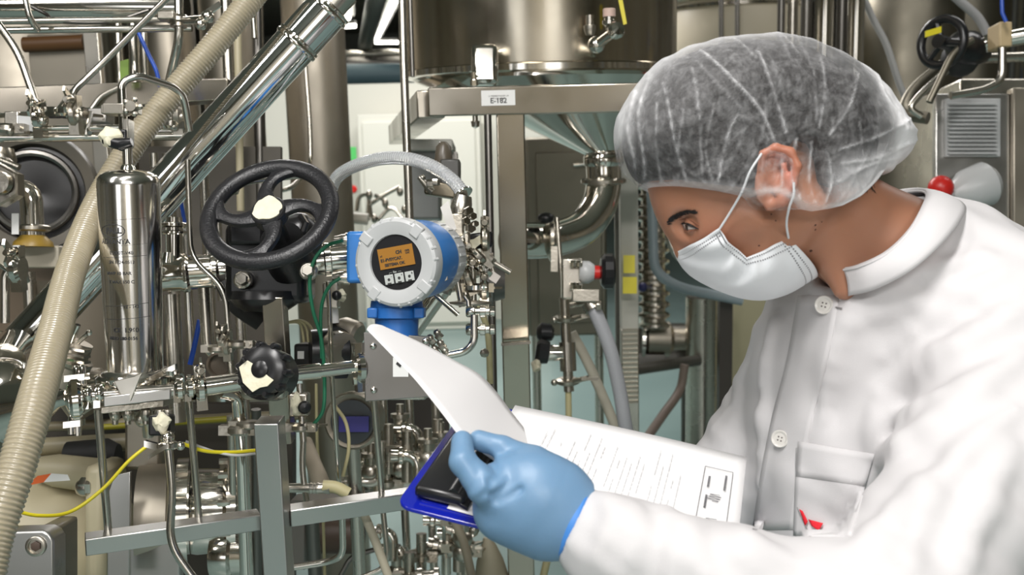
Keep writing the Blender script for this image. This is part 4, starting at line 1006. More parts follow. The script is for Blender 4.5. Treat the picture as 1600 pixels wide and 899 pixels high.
# ---- tubes and clutter left of / behind the canister
def H(x, y, x2, y2, d, r, mat, label, name='process_pipe', d2=None):
    return thing(name, label, 'pipe', MB().rod(P(x, y, d), P(x2, y2, d2 or d), S(r, d), 20), mat)
H(-40, 10, 292, 12, 1.95, 21, CHROME, 'thick polished pipe across the top left corner')
H(-40, 34, 270, 30, 1.9, 5, STEEL, 'narrow pipe directly beneath the thick polished pipe at top left')
H(-40, 48, 300, 44, 1.85, 5.5, CHROME, 'thin bright rail below the thick polished pipe')
H(38, 70, 132, 66, 2.585, 12, BROWNP, 'short orange-brown pipe in front of the steel plate')
tubeT('bent_tube', 'steel tube bent diagonally from the top edge to the upper clamp row', 'tube', [(272, -14, 1.78), (155, 104, 1.78), (108, 148, 1.76), (122, 178, 1.74)], 5.2, TUBEM, .04, 14)
tubeT('bent_tube', 'dull steel tube curving down from the left edge to a clamp', 'tube', [(-12, 25, 1.72), (26, 80, 1.72), (46, 130, 1.71), (62, 178, 1.7)], 6, STEEL, smooth=True)
tubeT('bent_tube', 'short looped tube hanging below the top left pipes', 'tube', [(38, -12, 1.8), (46, 28, 1.8), (60, 48, 1.82)], 5, TUBEM, .03, 12)
tubeT('bent_tube', 'thin dark wire-like tube sagging across the thick top pipe', 'tube', [(45, 8, 1.92), (72, 22, 1.915), (90, 33, 1.9), (170, 34, 1.9), (232, 16, 1.92)], 3, DARKM, smooth=True)
tubeT('bent_tube', 'steel tube behind the beam rising right from the clamp row', 'tube', [(143, 170, 2.02), (160, 150, 2.025), (192, 134, 2.028)], 4, STEEL, smooth=True)
tubeT('bent_tube', 'bright short tube slanting into the clamp row', 'tube', [(88, 175, 1.74), (100, 160, 1.76), (112, 143, 1.8)], 4, CHROME, smooth=True)
t = T('upper_beam', 'flat steel beam behind the upper clamp row at left', 'beam', P(120, 178, 2.05))
part('beam', MB().prism([(S(-215, 2.05), S(-26, 2.05)), (S(180, 2.05), S(0, 2.05)), (S(180, 2.05), S(33, 2.05)), (S(-215, 2.05), S(17, 2.05))], P(180, 158, 2.05), RT, UP, -.02, .02), BEAMM, t, bevel=.002)
t = T('clamp_row_pipe', 'pair of horizontal steel pipes carrying the upper clamp row at left', 'pipe', P(140, 220, 1.72))
part('upper_tube', MB().rod(P(-30, 201, 1.72), P(290, 198, 1.74), S(4.5, 1.72), 14), CHROME, t)
part('lower_tube', MB().rod(P(-30, 215, 1.74), P(290, 212, 1.76), S(8, 1.72), 18), CHROME, t)
for i, (x, y, h) in enumerate(((12, 202, UP), (62, 186, RT), (118, 180, RT), (104, 176, UP), (280, 180, RT), (268, 195, UP))):
    mb = MB(); clamp_geo(mb, P(x, y, 1.71), h, .012, None, 1.35, wing=True); mb.ball(P(x + 4, y + 3, 1.7), .008, 10); part('clamp', mb, [CAST, CHROME][i % 2], t)
mb = MB().prism([(-.02, .01), (.0, .008), (.006, 0), (.022, .0), (.02, -.02), (-.016, -.012)], P(46, 190, 1.72), RT, UP, 0, .002); part('white_bracket', mb, WHITEP, t)
mb = MB().rod(P(132, 190, 1.7), P(140, 208, 1.68), .004, 8); mb.rod(P(143, 175, 1.7), P(134, 212, 1.68), .0035, 8); part('pin', mb, CHROME, t)
part('stay', MB().box(P(20, 193, 1.74), RT * .012, UP * .02, FW * .006), STEEL, t, bevel=.002)
mb = MB().box(P(155, 183, 1.78), RT * .02, UP * .012, FW * .02); part('coupling_block', mb, BRUSH, t, bevel=.002)
# top valve near hose
t = T('upper_valve', 'steel butterfly clamp valve beside the ribbed hose at top', 'valve', P(280, 60, 1.72))
part('body', MB().lathe(P(279, 24, 1.72), -UP, [(0, .014), (.006, .02), (.012, .02), (.014, .014), (.02, .014)], 20), CAST, t)
part('tube', MB().tube(fil(PL([(279, -20, 1.72), (280, 60, 1.72), (272, 95, 1.74), (264, 130, 1.76)]), .03), S(7, 1.72), 14), TUBEM, t)
mb = MB().rod(P(290, 32, 1.7), P(316, 30, 1.66), .007, 10); mb.ball(P(314, 38, 1.66), .010, 10); mb.ball(P(325, 26, 1.66), .011, 10); mb.prism([(0, 0), (.03, .02), (.034, .012), (.006, -.008)], P(314, 22, 1.66), RT, UP, 0, .004)
part('wing_nut', mb, CHROME, t)
mb = MB().box(P(262, 26, 1.7), RT * .014, UP * .007, FW * .012); part('hinge', mb, CAST, t, bevel=.002)
tubeT('blue_air_hose', 'thin blue air hose behind the arched vent tube', 'hose', [(216, 50, 1.9), (232, 85, 1.9), (244, 110, 1.9), (250, 135, 1.9)], 3.2, BLUEC, smooth=True)
tubeT('blue_air_hose', 'short length of blue hose seen above the product pipe', 'hose', [(282, 310, 1.68), (288, 345, 1.68), (290, 356, 1.68)], 3, BLUEC, smooth=True)
tubeT('blue_air_hose', 'blue hose behind the thin tube near the black knob', 'hose', [(312, 500, 1.66), (305, 535, 1.66), (297, 570, 1.66)], 4, BLUEC, smooth=True)
thing('green_tab', 'small green tab hanging behind the bent tube', 'tab', MB().box(P(195, 112, 2.0), RT * .008 + UP * .002, UP * .022, FW * .003), plain('olive', (.22, .35, .06), .5))
# upright pipes behind
for i, (x, r, d, y2, mt, lb) in enumerate(((182, 6, 2.2, 140, STEEL, 'thin upright pipe left of the blue hose'), (206, 8, 2.15, 140, TUBEM, 'bright upright pipe just left of the blue hose'),
        (222, 5, 2.2, 140, STEEL, 'upright pipe directly behind the blue hose'), (352, 9, 2.3, 130, STEEL, 'upright pipe right of the ribbed hose near the top'),
        (370, 6, 2.2, 330, CREAM, 'cream upright pipe behind the slanting pipe'), (402, 9, 2.3, 330, DARKM, 'dark upright pipe above the hand wheel'), (392, 5, 2.25, 60, TUBEM, 'short bright pipe hanging near the slanting pipe top'))):
    thing('upright_pipe', lb, 'pipe', MB().rod(P(x, -30, d), P(x + 6, y2 if y2 > 0 else 140, d), S(r, d), 14), mt)
for i, (x, y0_, y1_, r, d, mt, lb) in enumerate(((262, 240, 480, 9, 1.85, STEEL, 'steel upright just right of the canister'), (284, 250, 560, 7, 1.8, TUBEM, 'second upright tube right of the canister'),
        (318, 260, 560, 8, 1.85, TUBEM, 'third upright tube between canister and hand wheel'), (338, 300, 470, 6, 1.9, STEEL, 'fourth upright tube near the wheel rim'),
        (268, 460, 660, 13, 1.62, STEEL, 'stout steel pipe low behind the canister'), (372, 420, 915, 8, 1.75, STEEL, 'upright tube below the wheel beside the thin bent tube'), (240, 240, 262, 7, 1.7, TUBEM, 'stub of tube above the canister shoulder'))):
    thing('upright_tube', lb, 'tube', MB().rod(P(x, y0_, d), P(x + (y1_ - y0_) * .05, y1_, d), S(r, d), 14), mt)
thing('dark_plate', 'dark plate behind the upright tubes near the canister', 'plate', MB().box(P(330, 420, 2.3), RT * S(110, 2.3), UP * S(190, 2.3), FW * .01), plain('dark_backplate', (.10, .088, .07), .5))  # flat sheet in one even dark brown behind the tubes
tubeT('bent_tube', 'thin steel tube with a jog running down between canister and wheel', 'tube', [(293, 250, 1.5), (298, 402, 1.5), (352, 452, 1.5), (362, 590, 1.5)], 4.6, TUBEM, .025, 12)
tubeT('bent_tube', 'thin tube crossing behind the hand wheel spokes', 'tube', [(345, 293, 1.6), (400, 283, 1.62), (470, 275, 1.66)], 4.5, TUBEM, smooth=True)
thing('tube_union', 'small hex union where the thin tube starts inside the wheel', 'fitting', MB().hexnut(P(366, 293, 1.58), RT, .011, .012).ball(P(360, 290, 1.58), .008, 10), CAST)
tubeT('bent_tube', 'steel U-bend above the manifold left of the black knob', 'tube', [(318, 450, 1.55), (324, 545, 1.55), (345, 562, 1.55)], 9, STEEL, .03, 14)
t = T('clamp_cluster', 'cluster of small steel clamps just left of the black knob', 'clamp', P(355, 560, 1.5))
for i, (x, y) in enumerate(((340, 545), (356, 540), (372, 538), (348, 532))):
    mb = MB(); clamp_geo(mb, P(x, y, 1.48), [UP, RT][i % 2], .009, None, .9); part('clamp', mb, CAST, t)
thing('dark_eye', 'dark round pipe mouth above the manifold', 'fitting', MB().lathe(P(346, 570, 1.52), -FW, [(0, .02), (.01, .02), (.012, .016), (.006, .014), (.006, 0)], 24), plain('bronze', (.12, .095, .07), .35))
# left round manway, elbow
t = T('tank_manway', 'large dark round manway opening behind the hose at left', 'manway', P(50, 390, 2.1))
mwc = P(52, 300, 2.1)
part('outer_ring', MB().lathe(mwc, -FW + RT * .35, [(-.04, .125), (.0, .128), (.012, .12), (.0, .1), (-.03, .096)], 56), plain('manway_ring', (.15, .135, .11), .35), t)
part('inner_disc', MB().lathe(mwc + FW * .03, -FW + RT * .35, [(0, .1), (.004, .096), (.006, .06), (.0, 0)], 40), BLACKP, t)
part('inner_ring', MB().torus(mwc - FW * .0, -FW + RT * .35, .08, .008, 40, 8), DARKM, t)
t = T('elbow_valve', 'steel elbow with a big hex union in front of the dark manway', 'valve', P(30, 380, 1.75))
part('elbow', MB().tube(fil(PL([(5, 298, 1.8), (48, 296, 1.8), (52, 375, 1.8)]), .05), S(17, 1.8), 22), CHROME, t)
mb = MB(); mb.hexnut(P(4, 290, 1.72), -FW, .036, .03); mb.lathe(P(2, 286, 1.7), -FW, [(0, .02), (.012, .018), (.013, 0)], 20); part('hex_union', mb, CAST, t)
mb = MB().lathe(P(2, 232, 1.8), UP * -1, [(0, .02), (.02, .026), (.04, .02)], 14); mb.ball(P(8, 260, 1.76), .016, 12); mb.rod(P(0, 250, 1.75), P(30, 262, 1.75), .006); part('top_fitting', mb, CAST, t)
mb = MB(); ring(mb, P(52, 357, 1.8), UP, .021, .012, .008); part('clamp', mb, CAST, t)
part('gasket', MB().lathe(P(52, 368, 1.8), -UP, [(0, .02), (.012, .032), (.02, .034)], 24), plain('amber', (.30, .19, .03), .4), t, label='amber gasket')
thing('white_ledge', 'pale horizontal ledge below the steel elbow at left', 'ledge', MB().box(P(48, 402, 1.85), RT * S(55, 1.85), UP * S(17, 1.85), FW * .03), plain('pale_ledge', (.42, .38, .30), .4), bevel=.003)
thing('small_label', 'small white label beside the steel elbow', 'label', MB().box(P(24, 350, 1.76), RT * .006, UP * .018, FW * .001), LABELW)
t = T('hooked_clamp', 'steel hooked clamp and curved tube at the left edge below the ledge', 'clamp', P(25, 500, 1.68))
part('tube', MB().tube(fil(PL([(8, 505, 1.68), (8, 425, 1.68), (32, 415, 1.68), (40, 440, 1.7)]), .03), S(7, 1.68), 14), TUBEM, t)
mb = MB(); clamp_geo(mb, P(28, 420, 1.66), RT, .016, None, 1.4); part('clamp', mb, CHROME, t)
part('arm', MB().tube(PL([(0, 415, 1.66), (15, 425, 1.66), (22, 405, 1.66)]), .004, 8), CHROME, t)
thing('left_tube', 'dull tube curving at the left edge under the hooked clamp', 'tube', MB().tube(fil(PL([(45, 425, 1.9), (50, 520, 1.9)]), .02), .012, 12), STEEL)
thing('brown_backing', 'dark brown panel behind the hooked clamp at left', 'panel', MB().box(P(40, 480, 2.3), RT * S(120, 2.3), UP * S(90, 2.3), FW * .02), plain('brown_panel', (.16, .12, .08), .5))
thing('round_valve_body', 'dull round valve body behind the ribbed hose above the manifold', 'valve', MB().lathe(P(150, 640, 1.62), UP * .9 - RT * .6, [(0, .03), (.01, .04), (.05, .042), (.06, .03), (.1, .028)], 24), DULL)
t = T('spray_fitting', 'angled steel fitting with two levers between hose and canister', 'fitting', P(120, 600, 1.55))
part('body', MB().lathe(P(95, 600, 1.55), D2(95, 600, 1.55, 130, 530, 1.55), [(0, .028), (.03, .026), (.034, .03), (.044, .03), (.048, .02), (.07, .018)], 24), DULL, t)
mb = MB().rod(P(112, 535, 1.53), P(122, 508, 1.52), .004); mb.rod(P(122, 535, 1.53), P(139, 520, 1.52), .004); mb.ball(P(139, 520, 1.52), .005, 8); part('lever', mb, CHROME, t)
mb = MB()
for k in range(4): mb.box(P(122, 546 + k * 9, 1.52), RT * .014 - UP * .003, UP * .002, FW * .012)
part('fins', mb, CHROME, t)
thing('green_light', 'small bright green indicator cap just right of the ribbed hose', 'cap', MB().lathe(P(86, 596, 1.4), -FW + RT * .3, [(-.01, .0055), (0, .0055), (.003, .004), (.004, 0)], 16), emis('green_cap', (.02, .6, .1), .15, (.02, .6, .1)))
thing('cone_body', 'brownish conical hopper wall behind canister and spray fitting', 'hopper', MB().lathe(P(130, 440, 2.0), -UP, [(0, .11), (.24, .07)], 36), plain('hopper_brown', (.20, .17, .13), .4))

# ---- bottom left pump
t = pp_ = T('product_pump', 'cream painted pump housing with an orange and white sticker at lower left', 'pump', (P(90, 800, 1.75).x, P(90, 800, 1.75).y, .3))
part('housing', MB().lathe(P(-60, 850, 1.8), RT + FW * .1, [(0, .13), (.08, .14), (.17, .135), (.22, .12), (.26, .10), (.28, .07)], 40), CREAM, t)
part('top_fin', MB().lathe(P(60, 732, 1.74), RT + FW * .1 - UP * .15, [(0, .02), (.03, .028), (.11, .03), (.14, .02)], 24), CREAM, t)
part('flange', MB().box(P(165, 830, 1.7), RT * S(16, 1.7), UP * S(110, 1.7), FW * .05), CREAM, t, bevel=.012)
part('collar', MB().lathe(P(118, 762, 1.66), RT * 1, [(0, .004), (.004, .011), (.012, .0145), (.02, .0145)], 20), STEEL, t)
part('nut', MB().hexnut(P(136, 760, 1.66), RT, .015, .02), STEEL, t)
part('sticker', MB().prism([(-.058, -.012), (-.030, -.006), (-.018, .008), (-.040, .004)], P(98, 748, 1.63), RT, UP, 0, .0006), ORANGE, t, label='orange sticker')
part('sticker', MB().prism([(-.030, -.006), (.012, -.003), (.008, .006), (-.018, .008)], P(98, 748, 1.63), RT, UP, 0, .0006), LABELW, t, label='white sticker')
thing('guard_plate', 'bright upright steel guard plate behind the left support rod', 'plate', MB().prism([(-S(17, 1.55), -S(100, 1.55)), (S(17, 1.55), -S(100, 1.55)), (S(19, 1.55), S(75, 1.55)), (-S(6, 1.55), S(70, 1.55)), (-S(16, 1.55), S(40, 1.55))], P(186, 812, 1.55), RT, UP, -.004, .004), BRUSH, bevel=.001)
t = ph = T('centrifugal_pump', 'round steel pump head with flanges behind the cross beam', 'pump', P(300, 890, 1.7))
pdv = (RT + FW * .25).normalized()
part('casing', MB().lathe(P(215, 810, 1.68), pdv, [(0, .05), (.002, .085), (.05, .088), (.052, .07), (.07, .07)], 48), DULL, t)
part('flange', MB().lathe(P(278, 800, 1.66), pdv, [(0, .06), (.0, .086), (.018, .086), (.02, .07)], 56), CHROME, t)
part('cover', MB().lathe(P(300, 800, 1.68), pdv, [(0, .068), (.01, .07), (.05, .068), (.056, .076), (.07, .076), (.074, .05), (.09, .045)], 56), CHROME, t)
mb = MB()
for k in range(10): g_ = k * .628; mb.hexnut(P(352, 795, 1.7) + (UP * math.cos(g_) + (-FW + RT * .25) * math.sin(g_)) * .078, pdv, .006, .02)
part('bolt', mb, STEEL, t)
part('outlet_block', MB().box(P(232, 690, 1.75), RT * S(28, 1.75), UP * S(40, 1.75), FW * .03), DULL, t, bevel=.006)
part('side_plate', MB().box(P(245, 868, 1.62), RT * S(40, 1.6), UP * S(42, 1.6), FW * .01), BRUSH, t, bevel=.003)
part('nozzle', MB().lathe(P(335, 865, 1.66), RT, [(0, .04), (.01, .044), (.03, .044), (.034, .036), (.06, .034)], 32), CHROME, ph)
t = T('bolted_block', 'thick grey steel block with a hex socket bolt in the lower left corner', 'block', P(40, 920, 1.2))
part('block', MB().prism([(-.1, -.09), (.032, -.09), (.031, .018), (.026, .026), (.018, .03), (-.1, .026)], P(45, 868, 1.2), RT, UP, -.03, .004), BRUSH, t, bevel=.003)
part('bolt', MB().lathe(P(56, 854, 1.195), -FW, [(0, .0118), (.002, .0118), (.003, .0105), (.003, .0085), (-.004, .008), (-.004, 0)], 32), CAST, t)
part('socket', MB().hexnut(P(56, 854, 1.194), -FW, .006, .003), plain('rusty', (.09, .06, .045), .6), t)
part('rear_edge', MB().box(P(92, 890, 1.27), RT * .012, UP * .06, FW * .03), plain('dull_bronze', (.16, .14, .10), .4), t, bevel=.004)
H(40, 700, 210, 690, 1.85, 14, plain('khaki_pipe', (.25, .22, .14), .4), 'khaki horizontal pipe above the cream pump')
H(60, 668, 480, 648, 2.0, 8, plain('khaki_pipe2', (.22, .19, .12), .4), 'khaki horizontal pipe behind the support rods')
part('collar', MB().lathe(P(105, 712, 1.8), RT, [(0, .024), (.07, .03), (.09, .02)], 24), RUBBER, pp_, label='black rubber collar')
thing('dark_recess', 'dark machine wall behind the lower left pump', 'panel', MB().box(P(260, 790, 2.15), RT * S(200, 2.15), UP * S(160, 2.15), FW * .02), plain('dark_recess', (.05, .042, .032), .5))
tubeT('yellow_cable', 'bright yellow cable sagging from the hose up to the sampling clamp', 'cable', [(15, 796, 1.25), (60, 806, 1.27), (110, 800, 1.3), (160, 765, 1.32), (200, 722, 1.33), (230, 697, 1.34)], 3, YEL, smooth=True)
tubeT('yellow_cable', 'yellow cable running right from the sampling clamp to the frame post', 'cable', [(286, 694, 1.38), (320, 705, 1.4), (360, 707, 1.42), (400, 704, 1.45)], 3, YEL, smooth=True)
tubeT('white_cable', 'thin white cable beside the yellow cable left of the frame post', 'cable', [(290, 690, 1.4), (335, 706, 1.41), (370, 712, 1.42), (400, 709, 1.45)], 2.2, plain('white_cable', (.5, .5, .48), .4), smooth=True)
tubeT('yellow_green_pipe', 'dull yellow strip pipe behind the support rods', 'pipe', [(160, 668, 1.95), (400, 652, 1.95)], 5, plain('dull_yellow', (.3, .27, .02), .4))
# pipes just left of post
t = T('down_pipe', 'polished pipe curving down behind the cross beam left of the frame post', 'pipe', P(385, 900, 1.52))
part('tube', MB().tube(fil(PL([(345, 612, 1.48), (372, 618, 1.5), (378, 700, 1.52), (386, 910, 1.56)]), .03), S(11, 1.5), 18), CHROME, t)
mb = MB(); clamp_geo(mb, P(376, 672, 1.5), UP, .012, None, 1.2); part('clamp', mb, CAST, t)
mb = MB(); clamp_geo(mb, P(388, 664, 1.5), UP, .012, None, 1.0); part('clamp', mb, CAST, t)
tubeT('bent_tube', 'dark upright tube between pump flange and frame post', 'tube', [(362, 650, 1.62), (368, 900, 1.66)], 8, STEEL)
tubeT('bent_tube', 'second dark tube tight against the frame post', 'tube', [(400, 640, 1.6), (402, 900, 1.66)], 8, DARKM)

# ---- between post and sensor box
tubeT('thin_rod', 'bright thin vertical rod right of the frame post', 'rod', [(513, 440, 1.50), (519, 600, 1.52), (530, 765, 1.54)], 4, CHROME)
tubeT('green_cable', 'green cable looping down from the upper transmitter gland', 'cable', [(535, 376, 1.44), (512, 384, 1.45), (492, 405, 1.45), (484, 440, 1.45), (489, 485, 1.46), (502, 530, 1.47), (507, 590, 1.48), (505, 640, 1.48), (490, 664, 1.48)], 3, GREEN, smooth=True)
tubeT('green_cable', 'second green cable hanging from the lower transmitter gland', 'cable', [(532, 434, 1.45), (516, 446, 1.45), (505, 468, 1.46), (501, 500, 1.47), (503, 560, 1.48)], 2.8, GREEN, smooth=True)
for i, (dx, lb) in enumerate(((0, 'outermost of the three yellow wires arching right of the frame post'), (-8, 'middle of the three yellow wires arching right of the frame post'), (-15, 'innermost of the three yellow wires arching right of the frame post'))):
    tubeT('yellow_wire', lb, 'cable', [(445, 505, 1.62), (470 + dx * .4, 501 - dx * .2, 1.62), (486 + dx, 512, 1.62), (490 + dx, 535, 1.62)], 2, YELG, smooth=True)
t = T('actuator', 'black actuator with grey metal caps left of the sensor box', 'actuator', P(520, 600, 1.65))
part('body', MB().box(P(503, 555, 1.66), RT * S(38, 1.66), UP * S(19, 1.66), FW * .03), BLACKP, t, bevel=.004)
part('drum', MB().lathe(P(545, 548, 1.62), -RT - FW * .3, [(0, .038), (.004, .044), (.03, .044), (.034, .036), (.06, .034)], 32), BLACKP, t)
part('cap', MB().lathe(P(527, 515, 1.62), RT * .9 - UP * .3 - FW * .3, [(0, .018), (.01, .024), (.035, .024), (.04, .02), (.041, 0)], 28), DULL, t)
part('cap', MB().lathe(P(523, 545, 1.6), RT * .5 - FW * .8, [(0, .028), (.02, .03), (.03, .026), (.031, 0)], 28), STEEL, t)
part('label', MB().box(P(470, 555, 1.6), RT * .005, UP * .006, FW * .001), LABELW, t)
t = T('small_valve', 'small steel valve with black tip above the actuator', 'valve', P(520, 500, 1.6))
part('body', MB().box(P(518, 462, 1.6), RT * .012, UP * .02, FW * .012), STEEL, t, bevel=.002)
part('tip', MB().ball(P(526, 462, 1.58), .008, 12), BLACKP, t); part('tape', blob(P(532, 462, 1.59), .009, (1, 1, .8), 5), TAPE, t)
part('stem', MB().rod(P(520, 478, 1.6), P(522, 505, 1.6), .008, 12), LABELW, t)
t = T('needle_valve', 'square steel needle valve with taped black knob right of the frame post', 'valve', P(468, 690, 1.48))
part('block', MB().box(P(468, 632, 1.49), RT * S(15, 1.49), UP * S(18, 1.49), FW * .012), CAST, t, bevel=.003)
part('knob', MB().lathe(P(475, 636, 1.475), -FW + RT * .3, [(0, .008), (.008, .0095), (.012, .007), (.013, 0)], 16), BLACKP, t)
part('tape', blob(P(463, 633, 1.475), .012, (1.3, .7, .6), 4), TAPE, t)
part('stem', MB().rod(P(468, 600, 1.49), P(474, 690, 1.49), .005, 12), TUBEM, t)
mb = MB(); clamp_geo(mb, P(470, 668, 1.48), UP, .008, None, 1); part('clamp', mb, CAST, t)
tubeT('bent_tube', 'short tube with a jog right of the frame post', 'tube', [(474, 686, 1.5), (472, 735, 1.5), (480, 790, 1.5)], 5, TUBEM, .02)
t = T('dial_gauge', 'round grey gauge with a blue window behind the thin rod', 'gauge', P(548, 700, 1.75))
gx = -FW - RT * .15
part('case', MB().lathe(P(550, 658, 1.75), gx, [(-.05, .045), (-.01, .05), (.0, .05), (.003, .046), (.001, .04), (0, 0)], 44), DULL, t)
part('window', MB().box(P(553, 663, 1.735), RT * S(23, 1.75), UP * S(12, 1.75), FW * .002), plain('lilac_window', (.10, .09, .42), .3), t)
part('stem', MB().rod(P(552, 700, 1.76), drop(552, 700, 1.76, 930), .012), STEEL, t)
part('face', MB().lathe(P(550, 660, 1.745), gx, [(0, .038), (.001, 0)], 40), plain('gauge_face', (.09, .1, .11), .35), t)
tubeT('olive_hose', 'thin olive hose looping right of the bright thin rod', 'hose', [(520, 630, 1.6), (540, 660, 1.58), (545, 700, 1.58), (536, 745, 1.58)], 2.8, YELG, smooth=True)
tubeT('olive_hose', 'thin olive hose left of the bright thin rod', 'hose', [(494, 600, 1.9), (496, 700, 1.9), (503, 760, 1.9), (508, 920, 1.9)], 2.4, YELG, smooth=True)
t = T('barbed_hose', 'pale hose end with a barbed fitting just above the cross beam', 'hose', P(500, 765, 1.55))
part('hose', MB().tube(spl(PL([(478, 690, 1.62), (492, 730, 1.58), (505, 765, 1.56)])), [S(10 + min(i, 14) * .25, 1.6) for i in range(21)], 14), plain('pale_hose', (.5, .43, .33), .5), t)
part('barb', MB().lathe(P(452, 763, 1.5), RT, [(0, .007), (.03, .007), (.031, .0085), (.035, .007), (.036, .0085), (.04, .007), (.041, .0085), (.045, .007), (.06, .009)], 16), STEEL, t)
part('yellow_end', MB().tube(spl(PL([(505, 760, 1.5), (525, 762, 1.5), (545, 772, 1.5)])), .009, 14), YELG, t)
thing('foot_plate', 'dark foot plate under the pale hose just above the cross beam', 'plate', MB().box(P(520, 785, 1.75), RT * S(60, 1.75), UP * S(8, 1.75), FW * .03).rod(P(486, 785, 1.75), drop(486, 785, 1.75, 930), .012), DARKM)
# below the cross beam
tubeT('bent_tube', 'tube curving left below the cross beam right of the post', 'tube', [(534, 785, 1.56), (536, 868, 1.58), (515, 878, 1.6), (452, 888, 1.6)], 5.5, TUBEM, .06, 14)
tubeT('beige_hose', 'beige hose slanting down below the cross beam', 'hose', [(565, 795, 1.5), (588, 850, 1.5), (612, 915, 1.5)], 7, plain('beige_hose2', (.45, .41, .31), .5), smooth=True)
tubeT('bent_tube', 'pale tube curving to the left at the bottom edge', 'tube', [(598, 795, 1.55), (606, 870, 1.55), (598, 890, 1.55), (560, 905, 1.55)], 4.5, TUBEM, .03)
t = T('floor_drum', 'brown horizontal drum near the floor right of the post', 'drum', P(525, 850, 2.2))
part('drum', MB().lathe(P(470, 836, 2.3), RT, [(0, .03), (.002, .042), (.14, .042), (.142, .03)], 32), plain('brown_drum', (.07, .045, .03), .5), t)
part('bearing', MB().box(P(468, 850, 2.1), RT * .02, UP * .05, FW * .02), DARKM, t, bevel=.008)
thing('floor_rod', 'thin bent rod low on the teal floor behind the beam', 'rod', MB().tube(fil(PL([(530, 905, 2.3), (548, 870, 2.3), (590, 858, 2.3)]), .02), .006, 8), DARKM)

# blurred valve groups low behind the clipboard: each group is one rigid skid
def skid(label, x0_, x1_, y0_, y1_, d, seed, n):
    random.seed(seed); t = T('valve_skid', label, 'pipework', P((x0_ + x1_) / 2, y1_, d))
    for k in range(n):
        x = random.uniform(x0_, x1_); y = random.uniform(y0_, y1_); dd = d + random.uniform(-.12, .12); c = P(x, y, dd); mb = MB(); kind = k % 4
        if kind == 0:
            mb.rod(c - UP * .05, c + UP * .05, .011, 12); clamp_geo(mb, c, UP, .012, None, 1.5); nm = 'valve'
        elif kind == 1:
            mb.tube(fil([c - RT * .05, c, c - UP * .06], .03), .011, 12); ring(mb, c - RT * .03, RT, .011, .012, .006); nm = 'elbow'
        elif kind == 2:
            mb.ball(c, .021, 14); mb.lathe(c, UP, [(0, .012), (.03, .014), (.032, .02), (.04, .02), (.042, .008), (.06, .008)], 14); nm = 'ball_valve'
        else:
            mb.lathe(c, RT + UP * random.uniform(-.3, .3), [(0, .014), (.01, .014), (.012, .021), (.022, .021), (.024, .013), (.045, .013), (.047, .019), (.056, .019)], 14); nm = 'union'
        part(nm, mb, [CAST, CHROME, CAST, STEEL][k % 4], t)
    for k in range(3):
        x = x0_ + (x1_ - x0_) * (k + .5) / 3; part('riser', MB().rod(P(x, y0_ - 10, d + .1), P(x + 6, y1_ + 10, d + .1), .009, 12), STEEL, t)
    return t
skid('blurred steel valve group behind the sensor box and its rods', 578, 700, 632, 760, 2.1, 3, 22)
skid('blurred steel valve group below the cross beam near the clipboard', 612, 735, 805, 905, 2.2, 8, 20)
skid('small valve group beneath the sensor box beside the gauge', 560, 620, 690, 770, 2.3, 12, 7)
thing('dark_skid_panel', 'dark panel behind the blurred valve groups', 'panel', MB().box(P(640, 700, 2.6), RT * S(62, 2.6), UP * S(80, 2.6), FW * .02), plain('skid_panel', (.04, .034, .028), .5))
tubeT('u_bend', 'steel U-bend behind the sensor box support rod', 'pipe', [(556, 700, 2.0), (556, 755, 2.0), (596, 755, 2.0), (596, 690, 2.0)], 7, STEEL, .045, 14)
thing('skid_leg', 'flat grey leg behind the glove under the clipboard', 'post', MB().bar(P(820, 700, 2.3), P(822, 905, 2.35), .05, .05, RT), STEEL) if False else None
tubeT('yellow_strap', 'yellowed hose hanging straight down under the clipboard', 'hose', [(862, 845, 2.3), (848, 905, 2.3)], 6, YELG)
t = T('blurred_bag', 'pale cone-shaped bag behind the clipboard bottom edge', 'bag', P(760, 900, 2.2))
part('cone', MB().lathe(P(762, 840, 2.3), -UP + RT * .1, [(0, .01), (.05, .03), (.14, .05)], 24), plain('pale_bag', (.4, .36, .26), .6), t)
tubeT('grey_down_hose', 'brownish hose hanging under the clipboard left of the pale bag', 'hose', [(706, 805, 2.0), (725, 850, 2.0), (738, 905, 2.0)], 7, plain('brownish_hose', (.3, .26, .19), .5), smooth=True)

# ================================================================== SCULPTING TOOLS (signed distance fields, meshed by surface nets)
def Q(x, y, d): return np.array([(x - 800) * d / FPX, (449.5 - y) * d / FPX, d], dtype=np.float32)
class Grid:
    def __init__(s, lo, hi, h):
        s.lo = np.array(lo, dtype=np.float32); s.h = h
        n = np.ceil((np.array(hi) - s.lo) / h).astype(int) + 1
        s.x = (s.lo[0] + h * np.arange(n[0], dtype=np.float32))[:, None, None]
        s.y = (s.lo[1] + h * np.arange(n[1], dtype=np.float32))[None, :, None]
        s.z = (s.lo[2] + h * np.arange(n[2], dtype=np.float32))[None, None, :]
        s.n = n
def smin(a, b, k):
    h = np.clip(.5 + .5 * (b - a) / k, 0, 1); return b + (a - b) * h - k * h * (1 - h)
def smax(a, b, k): return -smin(-a, -b, k)
def ell(G, c, r, ax=None):
    """ellipsoid: centre, three radii, rows of ax are its axes"""
    dx, dy, dz = G.x - c[0], G.y - c[1], G.z - c[2]
    if ax is None: a, b, d = dx, dy, dz
    else:
        A = np.array(ax, dtype=np.float32); A = A / np.linalg.norm(A, axis=1, keepdims=True)
        a, b, d = [A[i, 0] * dx + A[i, 1] * dy + A[i, 2] * dz for i in range(3)]
    k = np.sqrt((a / r[0]) ** 2 + (b / r[1]) ** 2 + (d / r[2]) ** 2)
    return (k - 1) * min(r) * (.6 + .4 * max(r) / min(r) * 0 + .4)
